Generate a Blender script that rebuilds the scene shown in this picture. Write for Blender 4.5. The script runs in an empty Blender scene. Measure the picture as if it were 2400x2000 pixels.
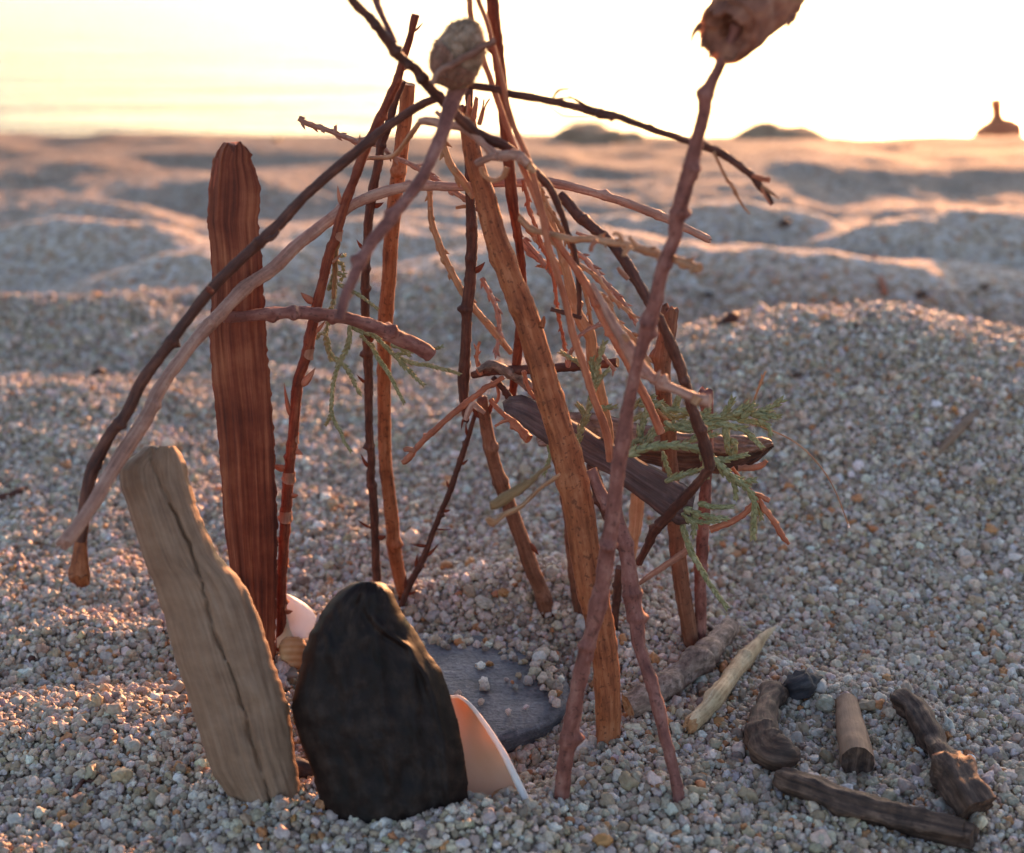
import bpy, math, random
import numpy as np
from mathutils import Vector, Matrix
R = math.radians
SC = bpy.context.scene
COL = SC.collection
rng = np.random.default_rng(7)
random.seed(11)

# ------------------------------------------------------------------ camera
FPX, CX, CY = 3200.0, 1200.0, 1000.0
HC = 0.20
PITCH = math.atan(1150 / FPX)
cam = bpy.data.cameras.new("camera")
camo = bpy.data.objects.new("camera", cam); COL.objects.link(camo)
camo.location = (0, 0, HC)
camo.rotation_euler = (math.pi / 2 - PITCH, 0, 0)
cam.sensor_width = 36; cam.lens = 48.0
cam.clip_start = 0.01; cam.clip_end = 9000
cam.dof.use_dof = True
cam.dof.focus_distance = 0.362
cam.dof.aperture_fstop = 13.0
SC.camera = camo

# ------------------------------------------------------------------ sky, sun, exposure
SUN_EL, SUN_AZ = 7.2, 20.0
w = bpy.data.worlds.new("World"); SC.world = w; w.use_nodes = True
nt = w.node_tree; bg = nt.nodes['Background']
sky = nt.nodes.new('ShaderNodeTexSky'); sky.sky_type = 'NISHITA'; sky.sun_disc = False
sky.sun_elevation = R(SUN_EL); sky.sun_rotation = R(SUN_AZ)
sky.air_density = 0.7; sky.dust_density = 1.0; sky.ozone_density = 1.4
wb = nt.nodes.new('ShaderNodeMix'); wb.data_type = 'RGBA'; wb.blend_type = 'MULTIPLY'; wb.inputs[0].default_value = 1.0; wb.inputs[7].default_value = (1.09, .96, .89, 1)
nt.links.new(sky.outputs[0], wb.inputs[6]); nt.links.new(wb.outputs[2], bg.inputs[0]); bg.inputs[1].default_value = 0.15
sl = bpy.data.lights.new("sun", 'SUN'); slo = bpy.data.objects.new("sun", sl); COL.objects.link(slo)
sl.energy = 2.9; sl.angle = R(0.5); sl.color = (1.0, 0.42, 0.17)
sd = Vector((math.sin(R(SUN_AZ)) * math.cos(R(SUN_EL)), math.cos(R(SUN_AZ)) * math.cos(R(SUN_EL)), math.sin(R(SUN_EL))))
slo.rotation_euler = sd.to_track_quat('Z', 'Y').to_euler()
SC.view_settings.view_transform = 'Standard'; SC.view_settings.look = 'None'
SC.view_settings.exposure = 2.0; SC.view_settings.gamma = 1.0

# ------------------------------------------------------------------ pixel rays (source photo is 2400 x 2000)
CAMP = np.array([0, 0, HC])
FW = np.array([0, math.cos(PITCH), -math.sin(PITCH)])
UP = np.array([0, math.sin(PITCH), math.cos(PITCH)])
RT = np.array([1.0, 0, 0])
def ray(px, py): return FW * FPX + RT * (px - CX) + UP * (CY - py)
def at(px, py, Y):
    d = ray(px, py); t = Y / d[1]
    return CAMP + d * t
def mpp(px, py, Y): return Y / ray(px, py)[1]

# ------------------------------------------------------------------ terrain height
def hash2(ix, iy, s):
    n = (ix.astype(np.int64) * 374761393 + iy.astype(np.int64) * 668265263 + s * 69069) & 0x7fffffff
    n = ((n ^ (n >> 13)) * 1274126177) & 0x7fffffff
    return ((n ^ (n >> 16)) & 0xffff) / 65535.0
def vnoise(x, y, s=0):
    x = np.asarray(x, float); y = np.asarray(y, float)
    ix = np.floor(x); iy = np.floor(y); fx = x - ix; fy = y - iy
    fx = fx * fx * fx * (fx * (fx * 6 - 15) + 10); fy = fy * fy * fy * (fy * (fy * 6 - 15) + 10)
    a = hash2(ix, iy, s); b = hash2(ix + 1, iy, s); c = hash2(ix, iy + 1, s); d = hash2(ix + 1, iy + 1, s)
    return (a + (b - a) * fx + (c - a) * fy + (a - b - c + d) * fx * fy) * 2 - 1
def sstep(a, b, x):
    t = np.clip((x - a) / (b - a), 0, 1); return t * t * (3 - 2 * t)
BUMPS = []
def crest(px, py, Y, wx, wf, wb, k=1.0, ang=0.0):
    """a hump of sand whose top shows at (px, py) when it stands Y metres away"""
    p = at(px, py, Y); BUMPS.append((p[0], Y, (p[2] * k + .001) / 1.28, wx, wf, wb, ang))
crest(1990, 728, 0.565, 0.100, 0.075, 0.05)
crest(2420, 800, 0.56, 0.07, 0.08, 0.05, 0.75)
crest(1640, 800, 0.58, 0.045, 0.06, 0.05, 0.30)
crest(60, 930, 0.56, 0.10, 0.06, 0.05, 1.0, 0.25)
crest(460, 880, 0.60, 0.08, 0.06, 0.05, 0.9, 0.2)
def dune(px, py, z, wx, wf, wb, ang=0.0):
    """a hump z metres tall whose top shows at (px, py)"""
    d = ray(px, py); Y = (HC - z) / (-d[2] / d[1]); p = at(px, py, Y); BUMPS.append((p[0], Y, z, wx, wf, wb, ang))
for a in [(100, 705, .020, .11, .035, .035, -.2), (430, 775, .014, .08, .03, .035, .1), (700, 800, .010, .06, .03, .04, .1), (250, 410, .030, .058, .032, .05, 0), (170, 505, .027, .080, .034, .045, -.2), (560, 572, .027, .070, .034, .045, .35), (420, 690, .016, .07, .03, .04, .3),
          (60, 405, .015, .10, .04, .05, 0), (620, 450, .016, .07, .04, .05, -.2), (850, 515, .030, .08, .04, .05, .2), (980, 640, .020, .09, .04, .05, -.1), (820, 700, .012, .08, .03, .04, .1), (1150, 430, .018, .12, .04, .05, .1), (1350, 555, .030, .10, .045, .05, 0), (1250, 700, .014, .09, .03, .04, .15),
          (1480, 680, .014, .07, .03, .04, -.15), (1560, 480, .020, .09, .04, .05, -.1), (1750, 462, .032, .07, .035, .05, -.2), (1940, 435, .018, .08, .035, .05, 0), (2142, 402, .020, .05, .04, .05, 0), (1900, 585, .030, .075, .035, .05, -.15), (2275, 495, .034, .085, .04, .05, .05), (2215, 618, .020, .08, .035, .045, .1),
          (1700, 620, .018, .07, .03, .04, .1), (2380, 420, .016, .08, .04, .05, 0), (520, 380, .014, .08, .04, .05, 0), (1350, 400, .014, .09, .04, .05, 0), (1700, 395, .014, .08, .04, .05, 0), (2000, 680, .012, .09, .03, .04, -.1), (950, 440, .016, .08, .04, .05, 0)]:
    dune(*a)
FEET = []
for fx, fy, fh, fw in [(657, 1528, .0020, .007), (892, 1420, .0016, .006), (946, 1398, .0018, .007), (937, 1430, .0014, .005), (1281, 1432, .0022, .008), (1424, 1735, .0024, .008), (1316, 1868, .0022, .007), (1593, 1876, .0020, .007), (1620, 1518, .0018, .007), (1640, 1508, .0016, .006), (1358, 1430, .0016, .006), (610, 1900, .0022, .014), (680, 1905, .0016, .010), (850, 1940, .0018, .016), (1000, 1935, .0020, .014), (1100, 1900, .0020, .010), (1240, 1930, .0024, .009), (600, 1545, .0020, .012), (1930, 1880, .0014, .012), (2240, 1900, .0016, .012)]:
    d_ = ray(fx, fy); yy = (HC - .001) / (-d_[2] / d_[1]); FEET.append((d_[0] / d_[1] * yy, yy, fh, fw))
def height(x, y):
    x = np.asarray(x, float); y = np.asarray(y, float)
    h = np.zeros(np.broadcast(x, y).shape); hd = h.copy()
    for bx, by, bz, wx, wf, wb, ang in BUMPS:
        dx = x - bx; dy = y - by
        u = dx * math.cos(ang) + dy * math.sin(ang); v = -dx * math.sin(ang) + dy * math.cos(ang)
        wv = np.where(v < 0, wf, wb)
        g = bz * np.exp(-0.5 * (u / wx) ** 2 - 0.5 * (v / wv) ** 2)
        hd = hd + np.maximum(g, 0) ** 4
    h = h + hd ** .25 * 1.28
    far = sstep(0.50, 0.85, np.hypot(x, y))
    n = vnoise(x * 7 + 3.1, y * 9 + 1.7, 1); rid = (1 - np.abs(n)) ** 2 - 0.4
    h = h - .007 * far + far * (0.003 * rid + 0.003 * vnoise(x * 13 + 2.2, y * 17 + .7, 2))
    h = h + 0.0022 * vnoise(x * 30 + 5, y * 30, 3) + 0.0012 * vnoise(x * 75, y * 75 + 9, 4) + 0.0006 * vnoise(x * 180, y * 180 + 9, 8)
    for fx, fy, fh, fw in FEET:
        h = h + fh * np.exp(-((x - fx) ** 2 + (y - fy) ** 2) / (2 * fw * fw))
    # basin with the slate, bank of loose grains behind it
    ex = (x + 0.018) / 0.046; ey = (y - 0.332) / 0.048; rr = np.hypot(ex, ey)
    h = h - 0.0035 * (1 - sstep(0.8, 1.25, rr))
    h = h + 0.0105 * np.exp(-((x - 0.006) / 0.036) ** 2 - ((y - 0.390) / 0.019) ** 2)
    h = h + 0.0085 * np.exp(-((x - 0.035) / 0.019) ** 2 - ((y - 0.366) / 0.022) ** 2)
    h = h + 0.0050 * np.exp(-((x + 0.115) / 0.035) ** 2 - ((y - 0.365) / 0.011) ** 2)
    h = h + 0.0055 * np.exp(-((x + 0.115) / 0.050) ** 2 - ((y - 0.322) / 0.013) ** 2)
    h = h + 0.0030 * np.exp(-((x + 0.05) / 0.10) ** 2 - ((y - 0.262) / 0.012) ** 2)
    # berm: edge of the dry beach, then the foreshore dropping under the water
    edge = 1.40 + 0.05 * vnoise(x * 2.2, 0.3, 6) + 0.02 * vnoise(x * 9, 4.3, 7)
    d = y - edge
    base = -0.17 * np.maximum(d + 0.05, 0) ** 2 / (np.maximum(d + 0.05, 0) + 0.35)
    h = h - .026 * np.exp(-((y - 1.10) / .13) ** 2) * (.7 + .3 * vnoise(x * 4, y * 0, 14))
    h = h * (1 - 0.95 * sstep(-0.26, 0.05, d)) - .006 * sstep(-.5, 0, d) + base + sstep(-.3, -.08, d) * (.007 * vnoise(x * 7, y * 9, 12) + .003 * vnoise(x * 22, y * 26, 13))
    return np.maximum(h, -3.0)
def ghit(px, py):
    d = ray(px, py); d = d / d[1]
    ys = np.concatenate([np.arange(0.18, 1.0, 0.001), np.arange(1.0, 6, 0.01)])
    z = HC + d[2] * ys
    g = height(d[0] * ys, ys)
    i = int(np.argmax(z < g)) if (z < g).any() else len(ys) - 1
    y = ys[max(i, 1)]
    return CAMP + d * y

# ------------------------------------------------------------------ materials
def newmat(name):
    m = bpy.data.materials.new(name); m.use_nodes = True
    t = m.node_tree; return m, t, t.nodes['Principled BSDF'], t.nodes['Material Output']
def N(t, k, **kw):
    n = t.nodes.new(k)
    for a, b in kw.items(): setattr(n, a, b)
    return n
def ramp(t, stops, src):
    r = N(t, 'ShaderNodeValToRGB'); e = r.color_ramp.elements
    while len(e) < len(stops): e.new(0.5)
    for i, (p, c) in enumerate(stops): e[i].position = p; e[i].color = (*c, 1)
    t.links.new(src, r.inputs[0]); return r.outputs[0]
def wood(name, dark, mid, light, rough=0.7, across=1600., along=60., bump=0.35, blotch=130., spots=0.0, transl=0.0, contrast=1.0, ring=0.0):
    """fibre coordinates come from the mesh attribute fib: (across, across, along) in metres"""
    m, t, p, out = newmat(name); L = t.links.new
    a = N(t, 'ShaderNodeAttribute', attribute_name='fib')
    mp = N(t, 'ShaderNodeMapping'); mp.inputs['Scale'].default_value = (across, across, along); L(a.outputs['Vector'], mp.inputs[0])
    n1 = N(t, 'ShaderNodeTexNoise'); n1.inputs['Scale'].default_value = 1; n1.inputs['Detail'].default_value = 5; n1.inputs['Roughness'].default_value = 0.65; L(mp.outputs[0], n1.inputs[0])
    n2 = N(t, 'ShaderNodeTexNoise'); n2.inputs['Scale'].default_value = blotch; n2.inputs['Detail'].default_value = 7; n2.inputs['Roughness'].default_value = .62; L(a.outputs['Vector'], n2.inputs[0])
    mx = N(t, 'ShaderNodeMath', operation='MULTIPLY_ADD'); L(n1.outputs[0], mx.inputs[0]); mx.inputs[1].default_value = 0.55
    m2 = N(t, 'ShaderNodeMath', operation='MULTIPLY'); L(n2.outputs[0], m2.inputs[0]); m2.inputs[1].default_value = 0.45; L(m2.outputs[0], mx.inputs[2])
    lo = 0.5 - 0.14 / contrast; hi = 0.5 + 0.14 / contrast
    c = ramp(t, [(lo, dark), (0.5, mid), (hi, light)], mx.outputs[0])
    if spots > 0:
        n3 = N(t, 'ShaderNodeTexNoise'); n3.inputs['Scale'].default_value = 900; n3.inputs['Detail'].default_value = 2; L(a.outputs['Vector'], n3.inputs[0])
        s = ramp(t, [(0.60, (0, 0, 0)), (0.66, (1, 1, 1))], n3.outputs[0])
        k = N(t, 'ShaderNodeMath', operation='MULTIPLY'); L(s, k.inputs[0]); k.inputs[1].default_value = spots
        mc = N(t, 'ShaderNodeMix', data_type='RGBA'); L(k.outputs[0], mc.inputs[0]); L(c, mc.inputs[6]); mc.inputs[7].default_value = (dark[0] * .35, dark[1] * .35, dark[2] * .35, 1); c = mc.outputs[2]
    L(c, p.inputs['Base Color']); p.inputs['Roughness'].default_value = rough
    p.inputs['Specular IOR Level'].default_value = 0.35
    b = N(t, 'ShaderNodeBump'); b.inputs['Strength'].default_value = bump; b.inputs['Distance'].default_value = 0.0006
    L(mx.outputs[0], b.inputs['Height']); L(b.outputs[0], p.inputs['Normal'])
    if transl > 0:
        tr = N(t, 'ShaderNodeBsdfTranslucent'); L(c, tr.inputs[0]); ms = N(t, 'ShaderNodeMixShader'); ms.inputs[0].default_value = transl
        L(p.outputs[0], ms.inputs[1]); L(tr.outputs[0], ms.inputs[2]); L(ms.outputs[0], out.inputs[0])
    return m
M = {}
M['tan'] = wood('tan_stem_wood', (0.14, 0.034, 0.011), (0.31, 0.088, 0.029), (0.44, 0.16, 0.068), across=900, along=90, spots=.55, contrast=1.1, transl=.16)
M['brown'] = wood('brown_stem_bark', (0.09, 0.028, 0.013), (0.19, 0.064, 0.031), (0.29, 0.12, 0.065), across=1100, along=90, spots=.4, bump=.5, transl=.08)
M['red'] = wood('red_brown_bark', (0.085, 0.016, 0.008), (0.2, 0.042, 0.018), (0.32, 0.09, 0.04), across=1500, along=120, spots=.3, bump=.7, transl=.18)
M['dark'] = wood('dark_brown_bark', (0.028, 0.008, 0.005), (0.075, 0.022, 0.012), (0.15, 0.052, 0.03), across=1400, along=200, bump=.6, contrast=.9)
M['pink'] = wood('pinkish_grey_bark', (0.1, 0.029, 0.021), (0.215, 0.072, 0.052), (0.33, 0.145, 0.108), across=500, along=160, blotch=160, spots=.5, bump=.8, transl=.08)
M['pale'] = wood('pale_weathered_stem', (0.19, 0.08, 0.052), (0.33, 0.155, 0.105), (0.47, 0.27, 0.19), across=1200, along=60, bump=.4, spots=.25)
M['straw'] = wood('pale_straw', (0.27, 0.12, 0.055), (0.42, 0.21, 0.105), (0.55, 0.33, 0.19), across=1500, along=90, bump=.3, transl=.25)
M['strawred'] = wood('reddish_straw', (0.22, 0.058, 0.027), (0.38, 0.115, 0.055), (0.5, 0.2, 0.105), across=1500, along=60, bump=.25, transl=.12)
M['plank'] = wood('red_bark_plank', (0.055, 0.01, 0.005), (0.19, 0.042, 0.018), (0.36, 0.12, 0.055), across=800, along=22, blotch=60, bump=.8, contrast=1.0, transl=.16)
M['plankedge'] = wood('red_bark_edge', (.12, .02, .01), (.22, .042, .018), (.32, .07, .03), across=1300, along=40, blotch=60, bump=.6)
M['drift'] = wood('grey_brown_driftwood', (.125, .064, .037), (.215, .120, .072), (.29, .175, .112), across=1100, along=20, blotch=180, bump=.55, contrast=.8)
M['driftdark'] = wood('dark_wet_driftwood', (0.017, 0.0075, 0.005), (0.065, 0.033, 0.021), (0.17, 0.095, 0.062), across=900, along=60, bump=.9, blotch=300)
M['slab'] = wood('grey_purple_bark', (0.04, 0.02, 0.016), (0.095, 0.05, 0.042), (0.18, 0.105, 0.088), across=1200, along=50, bump=.9, blotch=200)
M['log'] = wood('grey_flaky_bark', (0.07, 0.038, 0.026), (0.19, 0.115, 0.082), (0.38, 0.26, 0.2), across=500, along=260, bump=1.0, blotch=420, spots=.5)
M['paletan'] = wood('bare_tan_wood', (.26, .145, .07), (.47, .31, .17), (.62, .46, .29), across=900, along=40, bump=.5, spots=.3)
M['cut'] = wood('cut_wood_end', (.22, .09, .035), (.42, .2, .09), (.55, .33, .17), across=900, along=900, bump=.5)
M['flake'] = wood('bark_flake', (0.24, 0.09, 0.05), (0.38, 0.17, 0.1), (0.52, 0.28, 0.19), across=900, along=90, bump=.4, transl=.3)
M['green'] = wood('cypress_leaf', (0.17, 0.16, 0.065), (0.31, 0.29, 0.14), (0.46, 0.43, 0.25), across=700, along=500, blotch=300, bump=.4, transl=.25, rough=.6)
M['olive'] = wood('olive_brown_leaf', (.16, .09, .04), (.28, .17, .08), (.42, .27, .14), across=900, along=60, bump=.4, transl=.3)
M['leaf'] = wood('dry_brown_leaf', (0.15, 0.05, 0.028), (0.28, 0.1, 0.055), (0.42, 0.18, 0.1), across=260, along=120, blotch=160, bump=.7, transl=.22)
M['leafin'] = wood('dry_leaf_inside', (0.15, 0.05, 0.025), (0.27, 0.095, 0.05), (0.36, 0.15, 0.085), across=300, along=160, blotch=160, bump=.7, transl=.1)
M['wool'] = wood('woolly_grey_pod', (0.12, 0.064, 0.038), (0.25, 0.145, 0.092), (0.42, 0.27, 0.185), across=500, along=260, blotch=380, bump=1.0, rough=.95)
M['husk'] = wood('brown_pod_husk', (.09, .035, .022), (.20, .085, .055), (.36, .19, .13), across=900, along=120, bump=.7, rough=.9)
M['fuzz'] = wood('pod_hair', (0.34, 0.2, 0.11), (0.46, 0.29, 0.17), (0.6, 0.4, 0.25), across=900, along=90, bump=.0, transl=.5)
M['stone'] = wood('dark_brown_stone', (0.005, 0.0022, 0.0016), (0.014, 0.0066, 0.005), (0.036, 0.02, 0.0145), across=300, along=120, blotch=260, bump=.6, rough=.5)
M['stump'] = wood('glare_painted_stump', (.40, .12, .05), (.62, .24, .10), (.75, .36, .18), transl=.35)  # glow of the glare put into an extra-bright orange base colour
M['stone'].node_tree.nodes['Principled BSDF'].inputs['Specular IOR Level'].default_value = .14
M['charred'] = wood('charred_wood', (.012, .010, .011), (.028, .022, .024), (.07, .055, .055), across=700, along=500, bump=.8)
M['rock'] = wood('dark_shore_rock', (0.2, 0.1, 0.05), (0.34, 0.19, 0.1), (0.45, 0.28, 0.16), across=80, along=80, blotch=40, bump=1., rough=.85)

def slatemat():
    m, t, p, out = newmat('blue_grey_slate'); L = t.links.new
    tc = N(t, 'ShaderNodeTexCoord'); mp = N(t, 'ShaderNodeMapping'); mp.inputs['Scale'].default_value = (60, 170, 900); mp.inputs['Rotation'].default_value = (0, 0, -.18); L(tc.outputs['Object'], mp.inputs[0])
    n = N(t, 'ShaderNodeTexNoise'); n.inputs['Scale'].default_value = 1; n.inputs['Detail'].default_value = 7; n.inputs['Roughness'].default_value = .7; L(mp.outputs[0], n.inputs[0])
    n2 = N(t, 'ShaderNodeTexNoise'); n2.inputs['Scale'].default_value = 900; n2.inputs['Detail'].default_value = 3; L(tc.outputs['Object'], n2.inputs[0])
    ad = N(t, 'ShaderNodeMath', operation='MULTIPLY_ADD'); L(n2.outputs[0], ad.inputs[0]); ad.inputs[1].default_value = .35
    m1 = N(t, 'ShaderNodeMath', operation='MULTIPLY'); L(n.outputs[0], m1.inputs[0]); m1.inputs[1].default_value = .65; L(m1.outputs[0], ad.inputs[2])
    c = ramp(t, [(.34, (.055, .049, .050)), (.5, (.125, .113, .114)), (.64, (.23, .21, .208)), (.74, (.42, .40, .39))], ad.outputs[0])
    L(c, p.inputs['Base Color']); p.inputs['Roughness'].default_value = .55
    b = N(t, 'ShaderNodeBump'); b.inputs['Strength'].default_value = 1.0; b.inputs['Distance'].default_value = .0018; L(ad.outputs[0], b.inputs['Height']); L(b.outputs[0], p.inputs['Normal'])
    return m
M['slate'] = slatemat()
def shellmat(name, stops, rough=.35, tr=.35):
    m, t, p, out = newmat(name); L = t.links.new
    a = N(t, 'ShaderNodeAttribute', attribute_name='fib'); mp = N(t, 'ShaderNodeMapping'); mp.inputs['Scale'].default_value = (60, 60, 40); L(a.outputs['Vector'], mp.inputs[0])
    n = N(t, 'ShaderNodeTexNoise'); n.inputs['Scale'].default_value = 1; n.inputs['Detail'].default_value = 5; L(mp.outputs[0], n.inputs[0])
    c = ramp(t, stops, n.outputs[0]); L(c, p.inputs['Base Color']); p.inputs['Roughness'].default_value = rough
    b = N(t, 'ShaderNodeBump'); b.inputs['Strength'].default_value = .3; b.inputs['Distance'].default_value = .0004; L(n.outputs[0], b.inputs['Height']); L(b.outputs[0], p.inputs['Normal'])
    tl = N(t, 'ShaderNodeBsdfTranslucent'); L(c, tl.inputs[0]); ms = N(t, 'ShaderNodeMixShader'); ms.inputs[0].default_value = tr
    L(p.outputs[0], ms.inputs[1]); L(tl.outputs[0], ms.inputs[2]); L(ms.outputs[0], out.inputs[0]); return m
M['shellin'] = shellmat('shell_inside', [(.30, (.60, .30, .15)), (.5, (.70, .40, .23)), (.70, (.78, .50, .32))])
M['shellrim'] = shellmat('shell_rim', [(.35, (.78, .68, .62)), (.6, (.86, .80, .76))])
M['shellwhite'] = shellmat('white_shell', [(.35, (.80, .70, .66)), (.6, (.85, .80, .76))])
M['shellcream'] = shellmat('cream_shell', [(.35, (.62, .56, .36)), (.6, (.75, .70, .52))])
M['shellbrown'] = shellmat('brown_ribbed_shell', [(.35, (.20, .07, .025)), (.5, (.42, .18, .07)), (.65, (.60, .36, .18))], .6, .15)

SANDCOLS = [(.62, .50, .385), (.70, .60, .50), (.50, .405, .31), (.55, .47, .42), (.44, .33, .22), (.30, .23, .18), (.52, .24, .10), (.76, .71, .64)]
SANDP = [.23, .15, .18, .12, .155, .065, .035, .065]
def grainmat():
    m, t, p, out = newmat('coarse_sand_grain'); L = t.links.new
    a = N(t, 'ShaderNodeAttribute', attribute_name='gcol', attribute_type='INSTANCER')
    tc = N(t, 'ShaderNodeTexCoord'); n = N(t, 'ShaderNodeTexNoise'); n.inputs['Scale'].default_value = 2.2; n.inputs['Detail'].default_value = 3; L(tc.outputs['Object'], n.inputs[0])
    mr = N(t, 'ShaderNodeMapRange'); L(n.outputs[0], mr.inputs[0]); mr.inputs[1].default_value = .3; mr.inputs[2].default_value = .7; mr.inputs[3].default_value = .78; mr.inputs[4].default_value = 1.15
    v = N(t, 'ShaderNodeVectorMath', operation='SCALE'); L(a.outputs['Color'], v.inputs[0]); L(mr.outputs[0], v.inputs['Scale'])
    L(v.outputs[0], p.inputs['Base Color']); p.inputs['Roughness'].default_value = .5; p.inputs['Specular IOR Level'].default_value = .4
    b = N(t, 'ShaderNodeBump'); b.inputs['Strength'].default_value = .3; b.inputs['Distance'].default_value = .0003; L(n.outputs[0], b.inputs['Height']); L(b.outputs[0], p.inputs['Normal'])
    tl = N(t, 'ShaderNodeBsdfTranslucent'); L(v.outputs[0], tl.inputs[0]); ms = N(t, 'ShaderNodeMixShader'); ms.inputs[0].default_value = .22
    L(p.outputs[0], ms.inputs[1]); L(tl.outputs[0], ms.inputs[2]); L(ms.outputs[0], out.inputs[0]); return m
M['grain'] = grainmat()
def sandmat():
    m, t, p, out = newmat('coarse_sand'); L = t.links.new
    tc = N(t, 'ShaderNodeTexCoord')
    v = N(t, 'ShaderNodeTexVoronoi'); v.inputs['Scale'].default_value = 330; L(tc.outputs['Object'], v.inputs[0])
    sp = N(t, 'ShaderNodeSeparateColor'); L(v.outputs['Color'], sp.inputs[0])
    cs, acc = [], 0
    for c, q in sorted(zip(SANDCOLS, SANDP), key=lambda k: sum(k[0])): cs.append((min(acc, .999), c)); acc += q
    r = N(t, 'ShaderNodeValToRGB'); r.color_ramp.interpolation = 'CONSTANT'; e = r.color_ramp.elements
    while len(e) < len(cs): e.new(.5)
    for i, (pp, c) in enumerate(cs): e[i].position = pp; e[i].color = (*[k * q for k, q in zip(c, (.76, .70, .67))], 1)  # palette darkened to carry the self-shadowing of grains that bare sand lacks
    L(sp.outputs[0], r.inputs[0]); p.inputs['Roughness'].default_value = .85
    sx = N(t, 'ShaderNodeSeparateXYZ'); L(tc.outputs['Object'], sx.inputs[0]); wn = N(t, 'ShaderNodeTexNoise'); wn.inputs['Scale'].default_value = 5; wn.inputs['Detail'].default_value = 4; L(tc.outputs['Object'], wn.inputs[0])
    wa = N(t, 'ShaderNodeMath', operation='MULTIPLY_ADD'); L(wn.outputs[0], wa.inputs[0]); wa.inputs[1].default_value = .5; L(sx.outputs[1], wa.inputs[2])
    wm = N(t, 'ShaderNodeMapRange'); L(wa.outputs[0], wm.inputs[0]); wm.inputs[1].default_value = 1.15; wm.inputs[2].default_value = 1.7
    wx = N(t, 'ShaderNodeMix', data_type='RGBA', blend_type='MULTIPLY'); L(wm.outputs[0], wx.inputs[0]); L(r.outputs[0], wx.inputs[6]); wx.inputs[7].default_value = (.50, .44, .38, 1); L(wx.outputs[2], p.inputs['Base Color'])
    n = N(t, 'ShaderNodeTexNoise'); n.inputs['Scale'].default_value = 40; n.inputs['Detail'].default_value = 6; L(tc.outputs['Object'], n.inputs[0])
    b1 = N(t, 'ShaderNodeBump'); b1.inputs['Strength'].default_value = .8; b1.inputs['Distance'].default_value = .006; L(n.outputs[0], b1.inputs['Height'])
    b = N(t, 'ShaderNodeBump', invert=True); b.inputs['Strength'].default_value = .9; b.inputs['Distance'].default_value = .0018; L(v.outputs['Distance'], b.inputs['Height']); L(b1.outputs[0], b.inputs['Normal'])
    L(b.outputs[0], p.inputs['Normal']); return m
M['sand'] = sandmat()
def watermat():
    m, t, p, out = newmat('sea_water'); L = t.links.new
    p.inputs['Base Color'].default_value = (.045, .075, .08, 1); p.inputs['Roughness'].default_value = .12; p.inputs['IOR'].default_value = 1.33
    tc = N(t, 'ShaderNodeTexCoord'); 
    mp = N(t, 'ShaderNodeMapping'); mp.inputs['Scale'].default_value = (.9, 5.0, 1); L(tc.outputs['Object'], mp.inputs[0])
    n = N(t, 'ShaderNodeTexNoise'); n.inputs['Scale'].default_value = 1.0; n.inputs['Detail'].default_value = 6; n.inputs['Roughness'].default_value = .6; L(mp.outputs[0], n.inputs[0])
    b = N(t, 'ShaderNodeBump'); b.inputs['Strength'].default_value = 1.0; b.inputs['Distance'].default_value = .17; L(n.outputs[0], b.inputs['Height']); L(b.outputs[0], p.inputs['Normal'])
    return m
M['water'] = watermat()

# ------------------------------------------------------------------ mesh building
def tag(o, label=None, cat=None, group=None, kind=None):
    if label: o['label'] = label
    if cat: o['category'] = cat
    if group: o['group'] = group
    if kind: o['kind'] = kind
    return o
class MB:
    def __init__(s): s.v = []; s.f = []; s.fib = []; s.mi = []; s.n = 0
    def add(s, v, f, fib, mi=0):
        s.v.append(np.asarray(v, float)); s.fib.append(np.asarray(fib, float))
        s.f += [tuple(i + s.n for i in q) for q in f]; s.mi += [mi] * len(f); s.n += len(v)
    def build(s, name, mats, parent=None, origin=None, smooth=True):
        V = np.concatenate(s.v); FB = np.concatenate(s.fib)
        o0 = np.zeros(3) if origin is None else np.asarray(origin, float)
        me = bpy.data.meshes.new(name); me.from_pydata((V - o0).tolist(), [], s.f); 
        a = me.attributes.new('fib', 'FLOAT_VECTOR', 'POINT'); a.data.foreach_set('vector', FB.astype(np.float32).ravel())
        if not isinstance(mats, (list, tuple)): mats = [mats]
        for m in mats: me.materials.append(m)
        me.polygons.foreach_set('material_index', s.mi)
        me.polygons.foreach_set('use_smooth', [smooth] * len(me.polygons)); me.update()
        o = bpy.data.objects.new(name, me); COL.objects.link(o)
        if parent is not None: o.parent = parent
        elif origin is not None: o.location = tuple(o0)
        return o
def unit(v): return v / (np.linalg.norm(v) + 1e-12)
def spline(P, Rr, step):
    """Catmull-Rom through the points, resampled"""
    P = np.asarray(P, float); Rr = np.asarray(Rr, float)
    if len(P) == 2: P = np.array([P[0], (P[0] + P[1]) / 2, P[1]]); Rr = np.array([Rr[0], (Rr[0] + Rr[1]) / 2, Rr[1]])
    Q = np.vstack([2 * P[0] - P[1], P, 2 * P[-1] - P[-2]]); out = []; ro = []
    for i in range(len(P) - 1):
        a, b, c, d = Q[i], Q[i + 1], Q[i + 2], Q[i + 3]; n = max(2, int(np.linalg.norm(c - b) / step) + 1)
        for k in range(n):
            t = k / n
            out.append(.5 * (2 * b + (c - a) * t + (2 * a - 5 * b + 4 * c - d) * t * t + (3 * b - a - 3 * c + d) * t ** 3))
            ro.append(Rr[i] + (Rr[i + 1] - Rr[i]) * t)
    out.append(P[-1]); ro.append(Rr[-1]); return np.array(out), np.array(ro)
def frames(P):
    T = np.gradient(P, axis=0); T = np.array([unit(t) for t in T])
    u = unit(np.cross(T[0], [0, 1, .13])); U = []
    for t in T:
        u = unit(u - t * np.dot(u, t)); U.append(u)
    U = np.array(U); return T, U, np.cross(T, U)
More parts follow.
